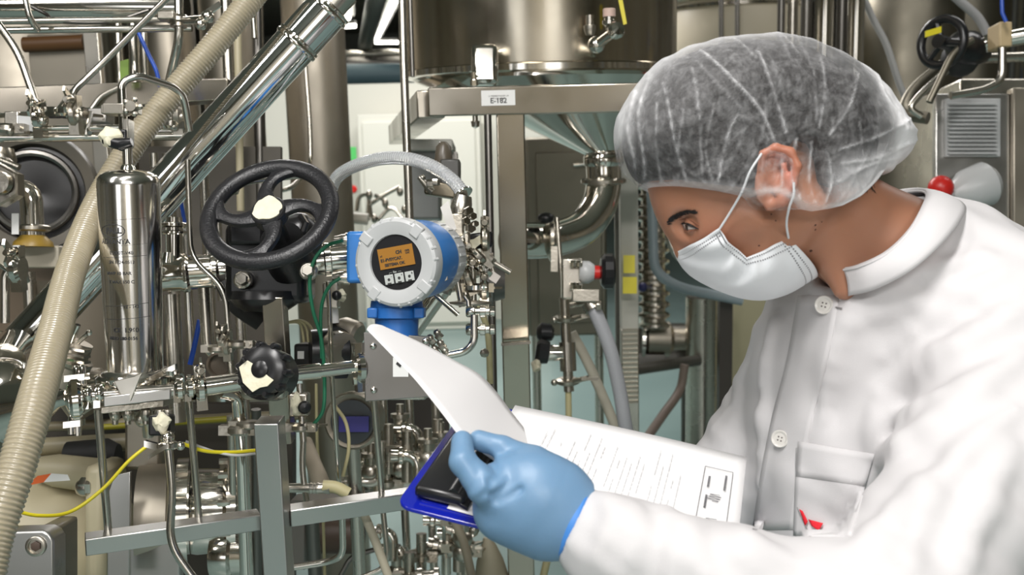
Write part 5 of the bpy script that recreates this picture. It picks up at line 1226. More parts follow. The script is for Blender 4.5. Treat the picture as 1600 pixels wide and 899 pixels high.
def cone(G, a, b, ra, rb):
    a = np.asarray(a, dtype=np.float32); b = np.asarray(b, dtype=np.float32); ab = b - a; L2 = float(ab @ ab) + 1e-12
    dx, dy, dz = G.x - a[0], G.y - a[1], G.z - a[2]
    t = np.clip((dx * ab[0] + dy * ab[1] + dz * ab[2]) / L2, 0, 1)
    return np.sqrt((dx - ab[0] * t) ** 2 + (dy - ab[1] * t) ** 2 + (dz - ab[2] * t) ** 2) - (ra + (rb - ra) * t)
def chain(G, pts, rs, k=.006):
    f = None
    for i in range(len(pts) - 1):
        g = cone(G, pts[i], pts[i + 1], rs[i], rs[i + 1]); f = g if f is None else smin(f, g, k)
    return f
def nets(G, f):
    nx, ny, nz = f.shape; ins = f < 0
    acc = np.zeros((nx - 1, ny - 1, nz - 1, 3), dtype=np.float32); cnt = np.zeros((nx - 1, ny - 1, nz - 1), dtype=np.float32)
    for ax in range(3):
        o = [b for b in range(3) if b != ax]
        for i in (0, 1):
            for j in (0, 1):
                s0 = [slice(None, -1)] * 3; s1 = [slice(None, -1)] * 3
                s1[ax] = slice(1, None)
                for oo, q in zip(o, (i, j)):
                    if q: s0[oo] = slice(1, None); s1[oo] = slice(1, None)
                a = f[tuple(s0)]; b = f[tuple(s1)]; m_ = (a < 0) != (b < 0)
                t = np.where(m_, a / np.where(m_, a - b, 1), 0)
                acc[..., ax] += np.where(m_, t, 0); cnt += m_
                for oo, q in zip(o, (i, j)):
                    if q: acc[..., oo] += m_
    cell = cnt > 0; idx = -np.ones(cell.shape, dtype=np.int64); ii = np.argwhere(cell); idx[cell] = np.arange(len(ii))
    V = G.lo + (ii + acc[cell] / cnt[cell][:, None]) * G.h
    Fs = []
    for ax in range(3):
        o1, o2 = [(1, 2), (2, 0), (0, 1)][ax]
        s0 = [slice(1, -1)] * 3; s1 = [slice(1, -1)] * 3; s0[ax] = slice(0, -1); s1[ax] = slice(1, None)
        a = ins[tuple(s0)]; b = ins[tuple(s1)]
        for flip, mk in ((False, a & ~b), (True, ~a & b)):
            e = np.argwhere(mk)
            if not len(e): continue
            e = e + 1; e[:, ax] -= 1
            def at(d1, d2):
                q = e.copy(); q[:, o1] -= d1; q[:, o2] -= d2; return idx[q[:, 0], q[:, 1], q[:, 2]]
            quad = np.stack([at(1, 1), at(0, 1), at(0, 0), at(1, 0)], 1)
            Fs.append(quad[:, ::-1] if flip else quad)
    return V, np.concatenate(Fs)
def relax(V, F, it=2, w=.5):
    E = np.concatenate([F[:, [i, (i + 1) % 4]] for i in range(4)]); E = np.concatenate([E, E[:, ::-1]])
    n = np.bincount(E[:, 0], minlength=len(V))[:, None]
    for _ in range(it):
        s = np.stack([np.bincount(E[:, 0], V[E[:, 1], k], minlength=len(V)) for k in range(3)], 1) / np.maximum(n, 1)
        V = V * (1 - w) + s * w
    return V
RM = np.array([tuple(RT), tuple(UP), tuple(FW)])
def towld(V): return np.array(tuple(CAM)) + V @ RM
def sdf_mb(G, f, it=2, V_out=False):
    V, F = nets(G, f); V = relax(V, F, it)
    mb = MB(); mb.v = towld(V).tolist(); F = F[:, ::-1]          # camera frame is left-handed
    mb.f = [tuple(q) for q in F.tolist()]; mb.m = [0] * len(mb.f)
    return (mb, V) if V_out else mb
def pxs(V): return 800 + V[:, 0] / V[:, 2] * FPX, 449.5 - V[:, 1] / V[:, 2] * FPX
def seg_dist(X, Y, pts, closed=False):
    d = np.full(np.broadcast(X, Y).shape, 1e9, dtype=np.float32); n = len(pts)
    for i in range(n if closed else n - 1):
        ax_, ay = pts[i]; bx, by = pts[(i + 1) % n]; ex_, ey_ = bx - ax_, by - ay; L = ex_ * ex_ + ey_ * ey_ + 1e-12
        t = np.clip(((X - ax_) * ex_ + (Y - ay) * ey_) / L, 0, 1); d = np.minimum(d, np.sqrt((X - ax_ - ex_ * t) ** 2 + (Y - ay - ey_ * t) ** 2))
    return d
def inside(X, Y, pts):
    c = np.zeros(np.broadcast(X, Y).shape, dtype=bool); n = len(pts)
    for i in range(n):
        x1, y1 = pts[i]; x2, y2 = pts[(i + 1) % n]
        if y1 == y2: continue
        c ^= ((y1 > Y) != (y2 > Y)) & (X < (x2 - x1) * (Y - y1) / (y2 - y1) + x1)
    return c
def sm2(pts, n=6, closed=True):
    v = [Vector((a, b, 0)) for a, b in pts]
    if closed: v = v[-2:] + v + v[:2]; r = spl(v, n)[2 * n:-2 * n]
    else: r = spl(v, n)
    return [(p.x, p.y) for p in r]

# ================================================================== PERSON
HD = 1.02                                            # depth of the head's mid plane
def h2(x, y): q = Q(x, y, HD); return (float(q[0]), float(q[1]))
feet = P(1480, 1000, 1.15)
person = T('person', 'person in white lab coat, hair net and face mask reading a clipboard', 'person', (feet.x, feet.y, 0))

def skin_mat():
    mt, nt, b = _pm('skin'); b.inputs['Roughness'].default_value = .42; b.inputs['Specular IOR Level'].default_value = .4
    b.inputs['Subsurface Weight'].default_value = .25; b.inputs['Subsurface Radius'].default_value = (1, .35, .2); b.inputs['Subsurface Scale'].default_value = .007
    at = nt.nodes.new('ShaderNodeAttribute'); at.attribute_name = 'red'
    mx = nt.nodes.new('ShaderNodeMix'); mx.data_type = 'RGBA'; mx.inputs[6].default_value = (.37, .175, .105, 1); mx.inputs[7].default_value = (.60, .13, .10, 1)
    nt.links.new(at.outputs['Fac'], mx.inputs[0]); nt.links.new(mx.outputs[2], b.inputs['Base Color'])
    _bump(nt, b, 420, .12, dist=.0006, detail=3); return mt
SKIN = skin_mat()
h = .0022
G = Grid(Q(985, 480, 1.02) * [1, 1, 0] + [0, -.02, .885], [Q(1470, 90, HD)[0], Q(1200, 60, HD)[1], 1.15], h)
f_ = np.array([-.75, -.66, 0]); u_ = np.array([-.66, .75, 0]); z_ = np.array([0, 0, 1.0]); AX = [f_, u_, z_]
f = ell(G, Q(1140, 208, HD), (.094, .078, .074), AX)
f = smin(f, ell(G, Q(1125, 300, HD), (.068, .062, .064), AX), .02)
f = smin(f, ell(G, Q(1150, 355, HD), (.055, .060, .055), AX), .02)
for sz in (-1, 1):
    q = lambda x, y, o: Q(x, y, HD) + np.array([0, 0, sz * o], dtype=np.float32)
    f = smin(f, cone(G, q(1232, 335, .052), q(1190, 405, .030), .018, .019), .022)       # jaw
    f = smin(f, cone(G, q(1100, 355, .036), q(1160, 345, .052), .014, .013), .02)       # cheekbone
    f = smin(f, cone(G, q(1062, 338, .012), q(1085, 326, .042), .010, .010), .010)       # brow
f = smin(f, ell(G, Q(1178, 425, HD), (.020, .022, .026)), .02)                           # chin
f = smin(f, cone(G, Q(1066, 350, HD), Q(1074, 392, HD), .008, .0125), .008)              # nose
f = smin(f, cone(G, Q(1115, 415, HD), Q(1130, 425, HD), .014, .014), .014)               # lips
for sz in (-1, 1):
    q = Q(1071, 357, HD) + np.array([0, 0, sz * .031], dtype=np.float32)
    f = smax(f, -(ell(G, q + np.array([-.008, .0, sz * .008], dtype=np.float32), (.013, .012, .014))), .008)
    f = smin(f, ell(G, Q(1080, 355, HD) + np.array([0, 0, sz * .033], dtype=np.float32), (.0125, .0115, .0125)), .003)    # lid over the eye
f = smin(f, cone(G, Q(1232, 296, HD), Q(1395, 402, 1.04), .052, .060), .034)               # neck
f = smin(f, cone(G, Q(1290, 370, 1.0), Q(1320, 450, .995), .02, .012), .02)             # neck muscle
f = smin(f, cone(G, Q(1395, 402, 1.04), Q(1440, 450, 1.06), .058, .05), .02)
# left ear (towards the camera)
def ear(sz):
    e = lambda x, y, o: Q(x, y, HD) + np.array([0, 0, sz * o], dtype=np.float32)
    # positions authored at the ear's own depth
    E = lambda x, y, d: np.array([*(Q(x, y, HD - .09)[:2]), HD + sz * (d + .004)], dtype=np.float32)
    ea = [[.30, .95, 0], [.90, -.30, .3 * sz], [-.25, .1, 1]]
    g = ell(G, E(1214, 278, .080), (.028, .017, .0055), ea)
    g = smax(g, -ell(G, E(1208, 284, .092), (.018, .010, .012), ea), .003)
    rim = [E(1188, 262, .088), E(1190, 242, .092), E(1208, 233, .095), E(1230, 240, .096), E(1241, 262, .096), E(1236, 290, .093), E(1222, 315, .087), E(1206, 322, .08)]
    g = smin(g, chain(G, rim, [.0032, .0038, .0042, .0046, .0042, .0038, .0050, .0045], .003), .0025)
    g = smin(g, chain(G, [E(1222, 258, .091), E(1226, 280, .09), E(1212, 300, .087)], [.003, .0035, .003], .003), .005)
    return smin(g, cone(G, E(1205, 290, .066), E(1212, 280, .074), .014, .012), .005)
f = smin(f, smin(ear(-1), ear(1), .001), .006)
mb, V = sdf_mb(G, f, 2, True)
body = part('body', mb, SKIN, person, sharp=180)
X_, Y_ = pxs(V); lat = np.abs(V[:, 2] - HD)
red = np.exp(-(((X_ - 1214) / 32) ** 2 + ((Y_ - 275) / 45) ** 2)) * (lat > .074) * .6 * np.clip(((X_ - 1205) / 30) ** 2 + ((Y_ - 285) / 45) ** 2, .25, 1) + .12 * np.exp(-(((X_ - 1120) / 40) ** 2 + ((Y_ - 375) / 30) ** 2))
at = body.data.attributes.new('red', 'FLOAT', 'POINT'); at.data.foreach_set('value', red.astype(np.float32))
from mathutils.bvhtree import BVHTree
def bvh_of(mb): return BVHTree.FromPolygons([Vector(v) for v in mb.v], mb.f)
def hit(B, x, y):
    d = (P(x, y, 1.0) - CAM).normalized(); l, n, i, t_ = B.ray_cast(CAM, d)
    if l is not None and n.dot(d) > 0: n = -n
    return l, n
Bb = bvh_of(mb)
HAIRM = plain('dark_hair', (.009, .007, .006), .6, .9, 160, dist=.003, detail=5, stretch=(1, 1, 1))
# eye
def on_body(rows, off, mat, name, parent=None):
    vs = []
    for row in rows:
        for (x, y) in row: l, n_ = hit(Bb, x, y); l = l if l is not None else ec_; vs.append(l - (l - CAM).normalized() * off)
    W = len(rows[0]); mb = MB().add(vs, [(j * W + i, j * W + i + 1, (j + 1) * W + i + 1, (j + 1) * W + i) for j in range(len(rows) - 1) for i in range(W - 1)])
    return part(name, mb, mat, parent or person, solid=.0006, sharp=180)
ec_ = P(1076, 355, .985)
def bq(a, b, c, d, nu, nv): return [[((a[0] * (1 - u) + b[0] * u) * (1 - v) + (d[0] * (1 - u) + c[0] * u) * v, (a[1] * (1 - u) + b[1] * u) * (1 - v) + (d[1] * (1 - u) + c[1] * u) * v) for u in [i / nu for i in range(nu + 1)]] for v in [j / nv for j in range(nv + 1)]]
on_body(bq((1066, 350), (1088, 356), (1087, 358), (1069, 360), 6, 4), .0008, plain('eye_white', (.42, .36, .33), .15), 'eye_white')
on_body(bq((1067, 351), (1074, 352), (1075, 360), (1069, 360), 4, 4), .0014, plain('iris', (.03, .015, .01), .1), 'iris')
def lid(pts, r, mat, name, off=.0016):
    q = [hit(Bb, *p)[0] for p in pts]; q = [l - (l - CAM).normalized() * off for l in q if l is not None]
    return part(name, MB().tube(spl(q, 4), [r * (.4 + .6 * math.sin(math.pi * i / (4 * (len(q) - 1)))) for i in range(4 * (len(q) - 1) + 1)], 8), mat, person)
lid([(1064, 350), (1069, 349), (1076, 351), (1083, 354), (1091, 358)], .0012, HAIRM, 'upper_lashes')
lid([(1068, 361), (1076, 361), (1088, 359)], .0006, plain('lid_skin', (.30, .12, .07), .5), 'lower_lid', .001)
lid([(1062, 344), (1070, 343), (1080, 345), (1093, 353)], .0006, plain('lid_crease', (.26, .105, .06), .5), 'lid_crease', .0002)
mbw = MB(); pb = [(1042, 349), (1048, 342), (1055, 337), (1063, 333), (1071, 331), (1079, 331), (1086, 334)]
for i in range(190):
    t_ = random.random() * 5.8; k = int(t_); x = pb[k][0] + (pb[k + 1][0] - pb[k][0]) * (t_ - k); y = pb[k][1] + (pb[k + 1][1] - pb[k][1]) * (t_ - k) + random.uniform(-4.5, 4.5) * (1 - t_ / 8)
    l, n = hit(Bb, x, y); l2, n2 = hit(Bb, x + random.uniform(4, 8), y + random.uniform(-3.5, .5))
    if l is None or l2 is None: continue
    if (l2 - l).length < .02: mbw.tube([l + n * .0003, (l + l2) / 2 + n * .0014, l2 + n2 * .0008], [.00032, .0003, .0001], 4)
part('eyebrow', mbw, HAIRM, person)
mm = MB()
for (x, y, r) in ((1274, 352, .0011), (1274, 359, .001), (1267, 392, .0016), (1284, 347, .0008), (1205, 335, .0009), (1212, 345, .0008), (1186, 384, .0009)):
    l, n = hit(Bb, x, y)
    if l is not None: mm.ball(l, r, 10, (1, 1, .7), n)
part('moles', mm, plain('mole', (.07, .025, .015), .5), person); 

# hair under the net
hair_up = sm2([(1012, 300), (985, 268), (972, 222), (978, 178), (1002, 136), (1050, 98), (1118, 74), (1190, 68), (1262, 86), (1318, 122), (1350, 165), (1362, 212), (1355, 268), (1352, 330)], 6, False)
cut_h = [(880, 280), (1005, 285), (1050, 290), (1110, 300), (1160, 306), (1178, 296), (1188, 258), (1210, 232), (1236, 236), (1248, 262), (1250, 296), (1268, 302), (1300, 290), (1340, 284), (1366, 280), (1420, 262), (1500, 200), (1500, 0), (880, 0)]
def inflated(G, up_px, cut_px, L, W, kc=.008, zc=HD, disp=None):
    up = [h2(*p) for p in up_px]; poly = up + [(up[-1][0], up[-1][1] - .2), (up[0][0], up[0][1] - .2)]
    X = G.x[:, :, 0]; Y = G.y[:, :, 0]
    d = seg_dist(X, Y, up); sgn = inside(X, Y, poly); d = np.where(sgn, d, -d)
    e = np.where(d < L, (L - d) / L, 0.0)[:, :, None]
    Wz = W
    k = np.sqrt(e ** 2 + ((G.z - zc) / Wz) ** 2); g = (k - 1) * min(L, W)
    if disp is not None: g = g - disp(X, Y)[:, :, None] * np.ones_like(G.z)
    cp = [h2(*p) for p in cut_px]; dc = seg_dist(X, Y, cp, True); dc = np.where(inside(X, Y, cp), -dc, dc)[:, :, None]
    return smax(g, dc * np.ones_like(G.z), kc)
G = Grid([h2(935, 0)[0], h2(0, 345)[1], HD - .115], [h2(1430, 0)[0], h2(0, 35)[1], HD + .115], .0028)
fh = inflated(G, hair_up, cut_h, .062, .089, .005)
mb = sdf_mb(G, fh, 1); part('hair', mb, HAIRM, person, sharp=180)
nb = MB(); random.seed(11)
for i in range(60):
    x = random.uniform(1328, 1362); y = random.uniform(272, 296) ; l, n = hit(Bb, x, y)
    l2, n2 = hit(Bb, x + random.uniform(0, 8), y + random.uniform(3, 9))
    if l is not None and l2 is not None and (l - l2).length < .02: nb.tube([l + n * .0004, (l + l2) / 2 + n * .0012, l2 + n2 * .0003], [.0004, .0003, .0001], 4)
part('nape_hair', nb, HAIRM, person)

# hair net
cap_up = sm2([(1006, 318), (1003, 295), (984, 279), (966, 252), (960, 215), (966, 180), (985, 145), (1010, 113), (1050, 86), (1100, 68), (1150, 60), (1200, 57), (1250, 64), (1300, 84), (1345, 112), (1380, 150), (1405, 186), (1418, 208), (1417, 232), (1404, 256), (1384, 273), (1380, 330)], 5, False)
cut_c = [(880, 270), (975, 279), (1003, 294), (1050, 299), (1100, 308), (1140, 317), (1160, 313), (1176, 313), (1192, 320), (1212, 334), (1236, 339), (1270, 333), (1300, 318), (1328, 296), (1352, 274), (1384, 275), (1460, 262), (1500, 200), (1500, 0), (880, 0)]
FOLDS = [([(1078, 100), (1110, 150), (1150, 200), (1172, 250)], 3.2, 1.0), ([(1068, 120), (1095, 165), (1125, 200)], 2.6, .55), ([(1155, 108), (1168, 170), (1186, 230)], 3, .9), ([(1060, 130), (1064, 200), (1072, 292)], 2.6, .6), ([(1004, 135), (985, 200), (1000, 285)], 3, .8),
         ([(1020, 150), (1030, 230), (1052, 296)], 3, .9), ([(986, 150), (972, 210), (985, 270)], 3, .8), ([(1118, 205), (1102, 240), (1092, 302)], 2.4, .8), ([(1118, 205), (1150, 225), (1172, 262)], 2.2, .5), ([(1245, 110), (1242, 170), (1232, 225)], 2.6, .6),
         ([(1228, 140), (1228, 215)], 2.4, .5), ([(1300, 140), (1272, 200), (1246, 235)], 2.8, .8), ([(1290, 215), (1298, 262)], 2, .7), ([(1262, 255), (1320, 235), (1400, 195)], 2.8, .9), ([(1265, 275), (1330, 262), (1414, 225)], 3, .9), ([(1260, 300), (1310, 275), (1380, 255)], 3, .8),
         ([(1350, 120), (1340, 170), (1375, 205), (1410, 215)], 3, .7), ([(1130, 75), (1150, 120)], 3, .5), ([(1200, 64), (1210, 110)], 3, .5), ([(1085, 300), (1075, 250), (1085, 190)], 2, .5), ([(1045, 180), (1040, 260), (1075, 300)], 2.2, .6),
         ([(1100, 250), (1140, 215)], 2, .35), ([(1200, 240), (1192, 290), (1206, 325)], 2.6, .9), ([(1222, 245), (1218, 300), (1228, 332)], 2.6, .8), ([(1180, 262), (1178, 305)], 2.6, .9), ([(1245, 262), (1250, 300), (1240, 335)], 2.6, .8), ([(1010, 180), (1008, 240), (1022, 292)], 2.2, .6), ([(1320, 130), (1370, 190)], 3, .5), ([(1345, 250), (1400, 235)], 2.4, .6)]
def foldval(X, Y):
    v = np.zeros(np.broadcast(X, Y).shape)
    for pts, w_, s_ in FOLDS: v = v + s_ * np.exp(-(seg_dist(X, Y, sm2(pts, 5, False)) / (w_ * .62)) ** 2)
    return v + .35 * np.clip(np.sin(X * .23 + 5 * np.sin(Y * .021) + Y * .05) - .72, 0, 1) * 3 * np.clip(np.sin(X * .031 + Y * .017), 0, 1)
def cdisp(X, Y):
    PX = 800 + X / HD * FPX; PY = 449.5 - Y / HD * FPX
    return .0022 * foldval(PX, PY) + .0008 * np.sin(PX * .11 + 2 * np.sin(PY * .04)) * np.sin(PY * .05 + PX * .03)
G = Grid([h2(935, 0)[0], h2(0, 362)[1], HD - .125], [h2(1450, 0)[0], h2(0, 30)[1], HD + .125], .0023)
fcap = inflated(G, cap_up, cut_c, .085, .101, .006, disp=cdisp)
earb = np.array([*(Q(1214, 280, HD - .09)[:2]), HD - .080], dtype=np.float32)
fcap = smin(fcap, smax(ell(G, earb, (.029, .037, .025)), -(G.y - h2(0, 338)[1]) + 0 * G.x + 0 * G.z, .004), .006)
mb, V = sdf_mb(G, fcap, 1, True)
X_, Y_ = pxs(V); FX = 800 + V[:, 0] / HD * FPX; FY = 449.5 - V[:, 1] / HD * FPX
fv = foldval(FX, FY)
bord = np.exp(-(seg_dist(FX, FY, cut_c[2:16]) / 5.0) ** 2); topb = np.exp(-(seg_dist(FX, FY, cap_up[20:-8]) / 17.0) ** 2)
rear = 1 / (1 + np.exp(-(FX - 1350 - (FY - 200) * .28) / 6)) ; lowr = (1 / (1 + np.exp(-(FX - 1255) / 8))) * (1 / (1 + np.exp(-(FY - 262 + (FX - 1300) * .25) / 8)))
av = np.clip((.55 * fv * (.55 + .45 * np.sin(FX * .09 + FY * .13) * np.sin(FY * .21)) + .55 * bord + .55 * topb + .14 * np.exp(-(seg_dist(FX, FY, cap_up[20:-8]) / 60.0) ** 2) + 1.0 * rear + .42 * lowr), 0, 1)
def cap_mat():
    mt, nt, b = _pm('hair_net_fabric'); b.inputs['Base Color'].default_value = (.82, .82, .83, 1); b.inputs['Roughness'].default_value = .8; b.inputs['Specular IOR Level'].default_value = .15
    at = nt.nodes.new('ShaderNodeAttribute'); at.attribute_name = 'layers'
    tc = nt.nodes.new('ShaderNodeTexCoord'); mp = nt.nodes.new('ShaderNodeMapping'); mp.inputs['Scale'].default_value = (1, 1, 1); nt.links.new(tc.outputs['Object'], mp.inputs[0])
    n1 = nt.nodes.new('ShaderNodeTexNoise'); n1.inputs['Scale'].default_value = 75; n1.inputs['Detail'].default_value = 6; n1.inputs['Roughness'].default_value = .7; n1.inputs['Distortion'].default_value = .6; nt.links.new(mp.outputs[0], n1.inputs[0])
    mp2 = nt.nodes.new('ShaderNodeMapping'); mp2.inputs['Scale'].default_value = (1, 1, .22); mp2.inputs['Rotation'].default_value = (0, .5, 0); nt.links.new(tc.outputs['Object'], mp2.inputs[0])
    n2 = nt.nodes.new('ShaderNodeTexNoise'); n2.inputs['Scale'].default_value = 300; n2.inputs['Detail'].default_value = 3; nt.links.new(mp2.outputs[0], n2.inputs[0])
    cr = nt.nodes.new('ShaderNodeMapRange'); cr.inputs[1].default_value = .42; cr.inputs[2].default_value = .78; cr.inputs[3].default_value = .03; cr.inputs[4].default_value = .19; nt.links.new(n1.outputs[0], cr.inputs[0])
    c2 = nt.nodes.new('ShaderNodeMapRange'); c2.inputs[1].default_value = .35; c2.inputs[2].default_value = .7; c2.inputs[3].default_value = .75; c2.inputs[4].default_value = 1.35; nt.links.new(n2.outputs[0], c2.inputs[0])
    m1 = nt.nodes.new('ShaderNodeMath'); m1.operation = 'MULTIPLY'; nt.links.new(cr.outputs[0], m1.inputs[0]); nt.links.new(c2.outputs[0], m1.inputs[1])
    m2 = nt.nodes.new('ShaderNodeMath'); m2.operation = 'ADD'; m2.use_clamp = True; nt.links.new(m1.outputs[0], m2.inputs[0]); nt.links.new(at.outputs['Fac'], m2.inputs[1])
    nt.links.new(m2.outputs[0], b.inputs['Alpha'])
    bp = nt.nodes.new('ShaderNodeBump'); bp.inputs['Strength'].default_value = .35; bp.inputs['Distance'].default_value = .001; nt.links.new(n2.outputs[0], bp.inputs['Height']); nt.links.new(bp.outputs[0], b.inputs['Normal'])
    return mt
cap = part('hair_net', mb, cap_mat(), person, sharp=180)
at = cap.data.attributes.new('layers', 'FLOAT', 'POINT'); at.data.foreach_set('value', (av * .8).astype(np.float32))

# face mask
MASKM = plain('mask_fabric', (.68, .70, .72), .8, .25, 500, dist=.0004)
Nn = [(1124, 357), (1139, 378), (1166, 403), (1200, 388), (1232, 372)]; Cc = [(1056, 393), (1073, 421), (1104, 445), (1155, 465), (1212, 465), ]
Cc[-1] = (1272, 434); Cmid = [(1056, 393), (1070, 418), (1098, 441), (1140, 461), (1190, 469), (1235, 456), (1272, 434)]
def lerp_path(pts, t_):
    t_ *= len(pts) - 1; k = min(int(t_), len(pts) - 2); a = t_ - k; return (pts[k][0] * (1 - a) + pts[k + 1][0] * a, pts[k][1] * (1 - a) + pts[k + 1][1] * a)
Ns = Nn; Cs = sm2(Cmid, 8, False)
U_, V_ = 28, 44; rows = []
for j in range(V_ + 1):
    v = j / V_; n2_ = lerp_path(Ns, v); c2_ = lerp_path(Cs, v); zN = .064 - .008 * v
    nn = Q(*n2_, HD - zN); cc = Q(*c2_, HD); row = []
    for i in range(2 * U_ + 1):
        s_ = i / U_ - 1; a = (1 - abs(s_)) * math.pi / 2 * 1.0
        k = math.sin(a); zz = (1 - math.cos(a)); p = np.array([nn[0] + (cc[0] - nn[0]) * k, nn[1] + (cc[1] - nn[1]) * k, HD + (1 if s_ > 0 else -1) * zN * (1 - zz)])
        pl_ = .0022 * (abs(math.sin(v * math.pi * 3 + .4 * s_)) - .5) * (1 - .4 * k) + .0030 * math.sin(v * 8 + s_ * 6) * math.sin(v * math.pi) + .0012 * math.sin(v * 23 + s_ * 11) + (.0045 * math.exp(-((v - .36 - .05 * k) / .035) ** 2) + .0042 * math.exp(-((v - .60 + .03 * k) / .04) ** 2) - .0035 * math.exp(-((v - .48) / .04) ** 2)) * math.sin(min(1, k * 1.3) * 3.0) - .003 * math.exp(-((v - .8) / .05) ** 2) * k
        p[0] -= pl_ * .5; p[2] -= pl_ * (1 if s_ < 0 else -1); row.append(p)
    rows.append(row)
mb = MB(); W2 = 2 * U_ + 1; allp = np.array(rows).reshape(-1, 3)
mb.add(towld(allp).tolist(), [(j * W2 + i, j * W2 + i + 1, (j + 1) * W2 + i + 1, (j + 1) * W2 + i) for j in range(V_) for i in range(2 * U_)])
mask = part('face_mask', mb, MASKM, person, solid=.0016, sharp=180, subsurf=0)
Bm = bvh_of(mb)
def mgrid(j, i): return Vector(towld(np.array(rows[j][i])[None])[0])
st = MB()
for jj in (2, 4, V_ - 2, V_ - 4):
    for i in range(1, U_ + 14): a = mgrid(jj, i); st.ball(a - FW * .0011, .0009, 6)
for ii in (1, 3):
    for j in range(2, V_ - 1): a = mgrid(j, ii); st.ball(a - FW * .0011, .0008, 6)
part('mask_stitching', st, plain('stitch_grey', (.2, .2, .21), .7), mask)
mb = MB().tube(spl([mgrid(1, 1), P(1142, 330, .945), P(1160, 298, .930), P(1172, 268, .921), P(1190, 240, .921)]), .0011, 8)
mb.tube(spl([mgrid(V_ - 1, 1), P(1229, 350, .945), P(1233, 325, .928), P(1240, 305, .921), P(1240, 285, .919)]), .0011, 8); part('ear_loops', mb, MASKM, mask)
for v0 in (1, V_ - 1):
    part('mask_band', MB().tube([mgrid(v0, i) for i in range(0, W2)], .0008, 6), MASKM, mask)

# ---------------------------------------------------------------- lab coat
COATM = plain('coat_cotton', (.62, .605, .61), .75, .35, 900, dist=.0003, detail=2)
h = .0045
G = Grid([Q(880, 0, .86)[0] - .02, -.62, .70], [.66, .125, 1.46], h)
th = math.radians(25); fd_ = [-math.cos(th), 0, -math.sin(th)]; sd_ = [math.sin(th), 0, -math.cos(th)]; up_ = [0, 1, 0]
f = ell(G, Q(1392, 660, 1.13), (.135, .185, .23), [fd_, sd_, up_])
f = smin(f, ell(G, Q(1385, 930, 1.15), (.160, .19, .30), [fd_, sd_, up_]), .05)
f = smin(f, ell(G, Q(1480, 470, 1.10), (.11, .10, .095)), .05)
f = smin(f, cone(G, Q(1570, 505, 1.0), Q(1330, 520, 1.26), .075, .066), .05)
f = smin(f, cone(G, Q(1280, 545, 1.15), Q(1330, 520, 1.05), .05, .05), .05)
f = smin(f, chain(G, [Q(1585, 512, .985), Q(1560, 720, .90), Q(1370, 990, .81)], [.080, .074, .066], .03), .03)
f = smin(f, chain(G, [Q(1372, 1000, .81), Q(1120, 925, .84), Q(960, 853, .872), Q(893, 814, .885)], [.068, .054, .042, .031], .015), .03)
f = smin(f, chain(G, [Q(1318, 545, 1.26), Q(1196, 662, 1.26), Q(1075, 810, 1.17)], [.064, .054, .042], .02), .025)
f = smin(f, cone(G, Q(1420, 452, 1.05), Q(1450, 470, 1.06), .092, .10), .03)
f = smax(f, -cone(G, Q(1230, 300, HD), Q(1392, 398, 1.035), .060, .058), .006)             # neck opening
# folds: raised ridges laid on the surface
def ridge(f, pts, r, k=.016, lift=None): return smin(f, chain(G, [Q(*p) for p in pts], r if isinstance(r, list) else [r] * len(pts), .008), k)
FD_ = [  # px, py, depth of the surface is found by marching below
    ([(1600, 552), (1490, 640), (1380, 722), (1310, 790)], .010), ([(1590, 640), (1450, 760), (1330, 860)], .007), ([(1600, 480), (1500, 545), (1420, 600), (1372, 700)], .009),
    ([(1560, 430), (1460, 500), (1390, 560)], .008), ([(1440, 560), (1385, 620), (1368, 700)], .009), ([(1540, 590), (1440, 640), (1390, 660)], .009), ([(1520, 540), (1445, 560), (1420, 590)], .006),
    ([(1290, 500), (1262, 600), (1238, 700), (1215, 850)], .006), ([(1180, 520), (1160, 600), (1150, 690)], .008), ([(1210, 500), (1195, 600), (1190, 760)], .006), ([(1330, 480), (1300, 560), (1290, 650)], .007),
    ([(1100, 640), (1125, 690), (1150, 705)], .007), ([(1125, 600), (1150, 670)], .006), ([(950, 775), (965, 810), (940, 860)], .006), ([(985, 790), (1000, 840), (975, 890)], .007), ([(1040, 800), (1062, 850), (1050, 898)], .007),
    ([(1090, 815), (1075, 840), (1100, 890)], .007), ([(1155, 835), (1175, 860), (1230, 880)], .008), ([(1250, 830), (1330, 870), (1430, 890)], .008), ([(1320, 800), (1400, 860)], .007), ([(1500, 720), (1440, 800), (1420, 880)], .007), ([(1580, 700), (1530, 800), (1500, 890)], .008),
    ([(1350, 470), (1440, 430), (1540, 400)], .006), ([(1340, 500), (1430, 470), (1520, 450)], .006)]
V0, F0 = nets(G, f); mt0 = MB(); mt0.v = towld(V0).tolist(); mt0.f = [tuple(q) for q in F0.tolist()]; B0 = bvh_of(mt0)
for pts, r in FD_:
    q = []
    for (x, y) in sm2(pts, 3, False):
        l, n = hit(B0, x, y)
        if l is None: continue
        l = l - n * (r * .30); d = l - CAM; q.append(np.array([d.dot(RT), d.dot(UP), d.dot(FW)], dtype=np.float32))
    if len(q) < 2 or any(np.linalg.norm(q[i + 1] - q[i]) > .12 for i in range(len(q) - 1)): continue
    r *= 1.4; rr = [r * (.35 + .65 * math.sin(math.pi * (i + .5) / len(q))) for i in range(len(q))]
    lo_ = np.min(q, 0) - .05; hi_ = np.max(q, 0) + .05
    a = np.clip(((lo_ - G.lo) / h).astype(int), 0, None); b = np.clip(((hi_ - G.lo) / h).astype(int) + 1, 0, G.n)
    if (b <= a).any(): continue
    class SG: pass
    sg = SG(); sg.x = G.x[a[0]:b[0]]; sg.y = G.y[:, a[1]:b[1]]; sg.z = G.z[:, :, a[2]:b[2]]
    sub = f[a[0]:b[0], a[1]:b[1], a[2]:b[2]]
    f[a[0]:b[0], a[1]:b[1], a[2]:b[2]] = smin(sub, chain(sg, q, rr, .006), .013)
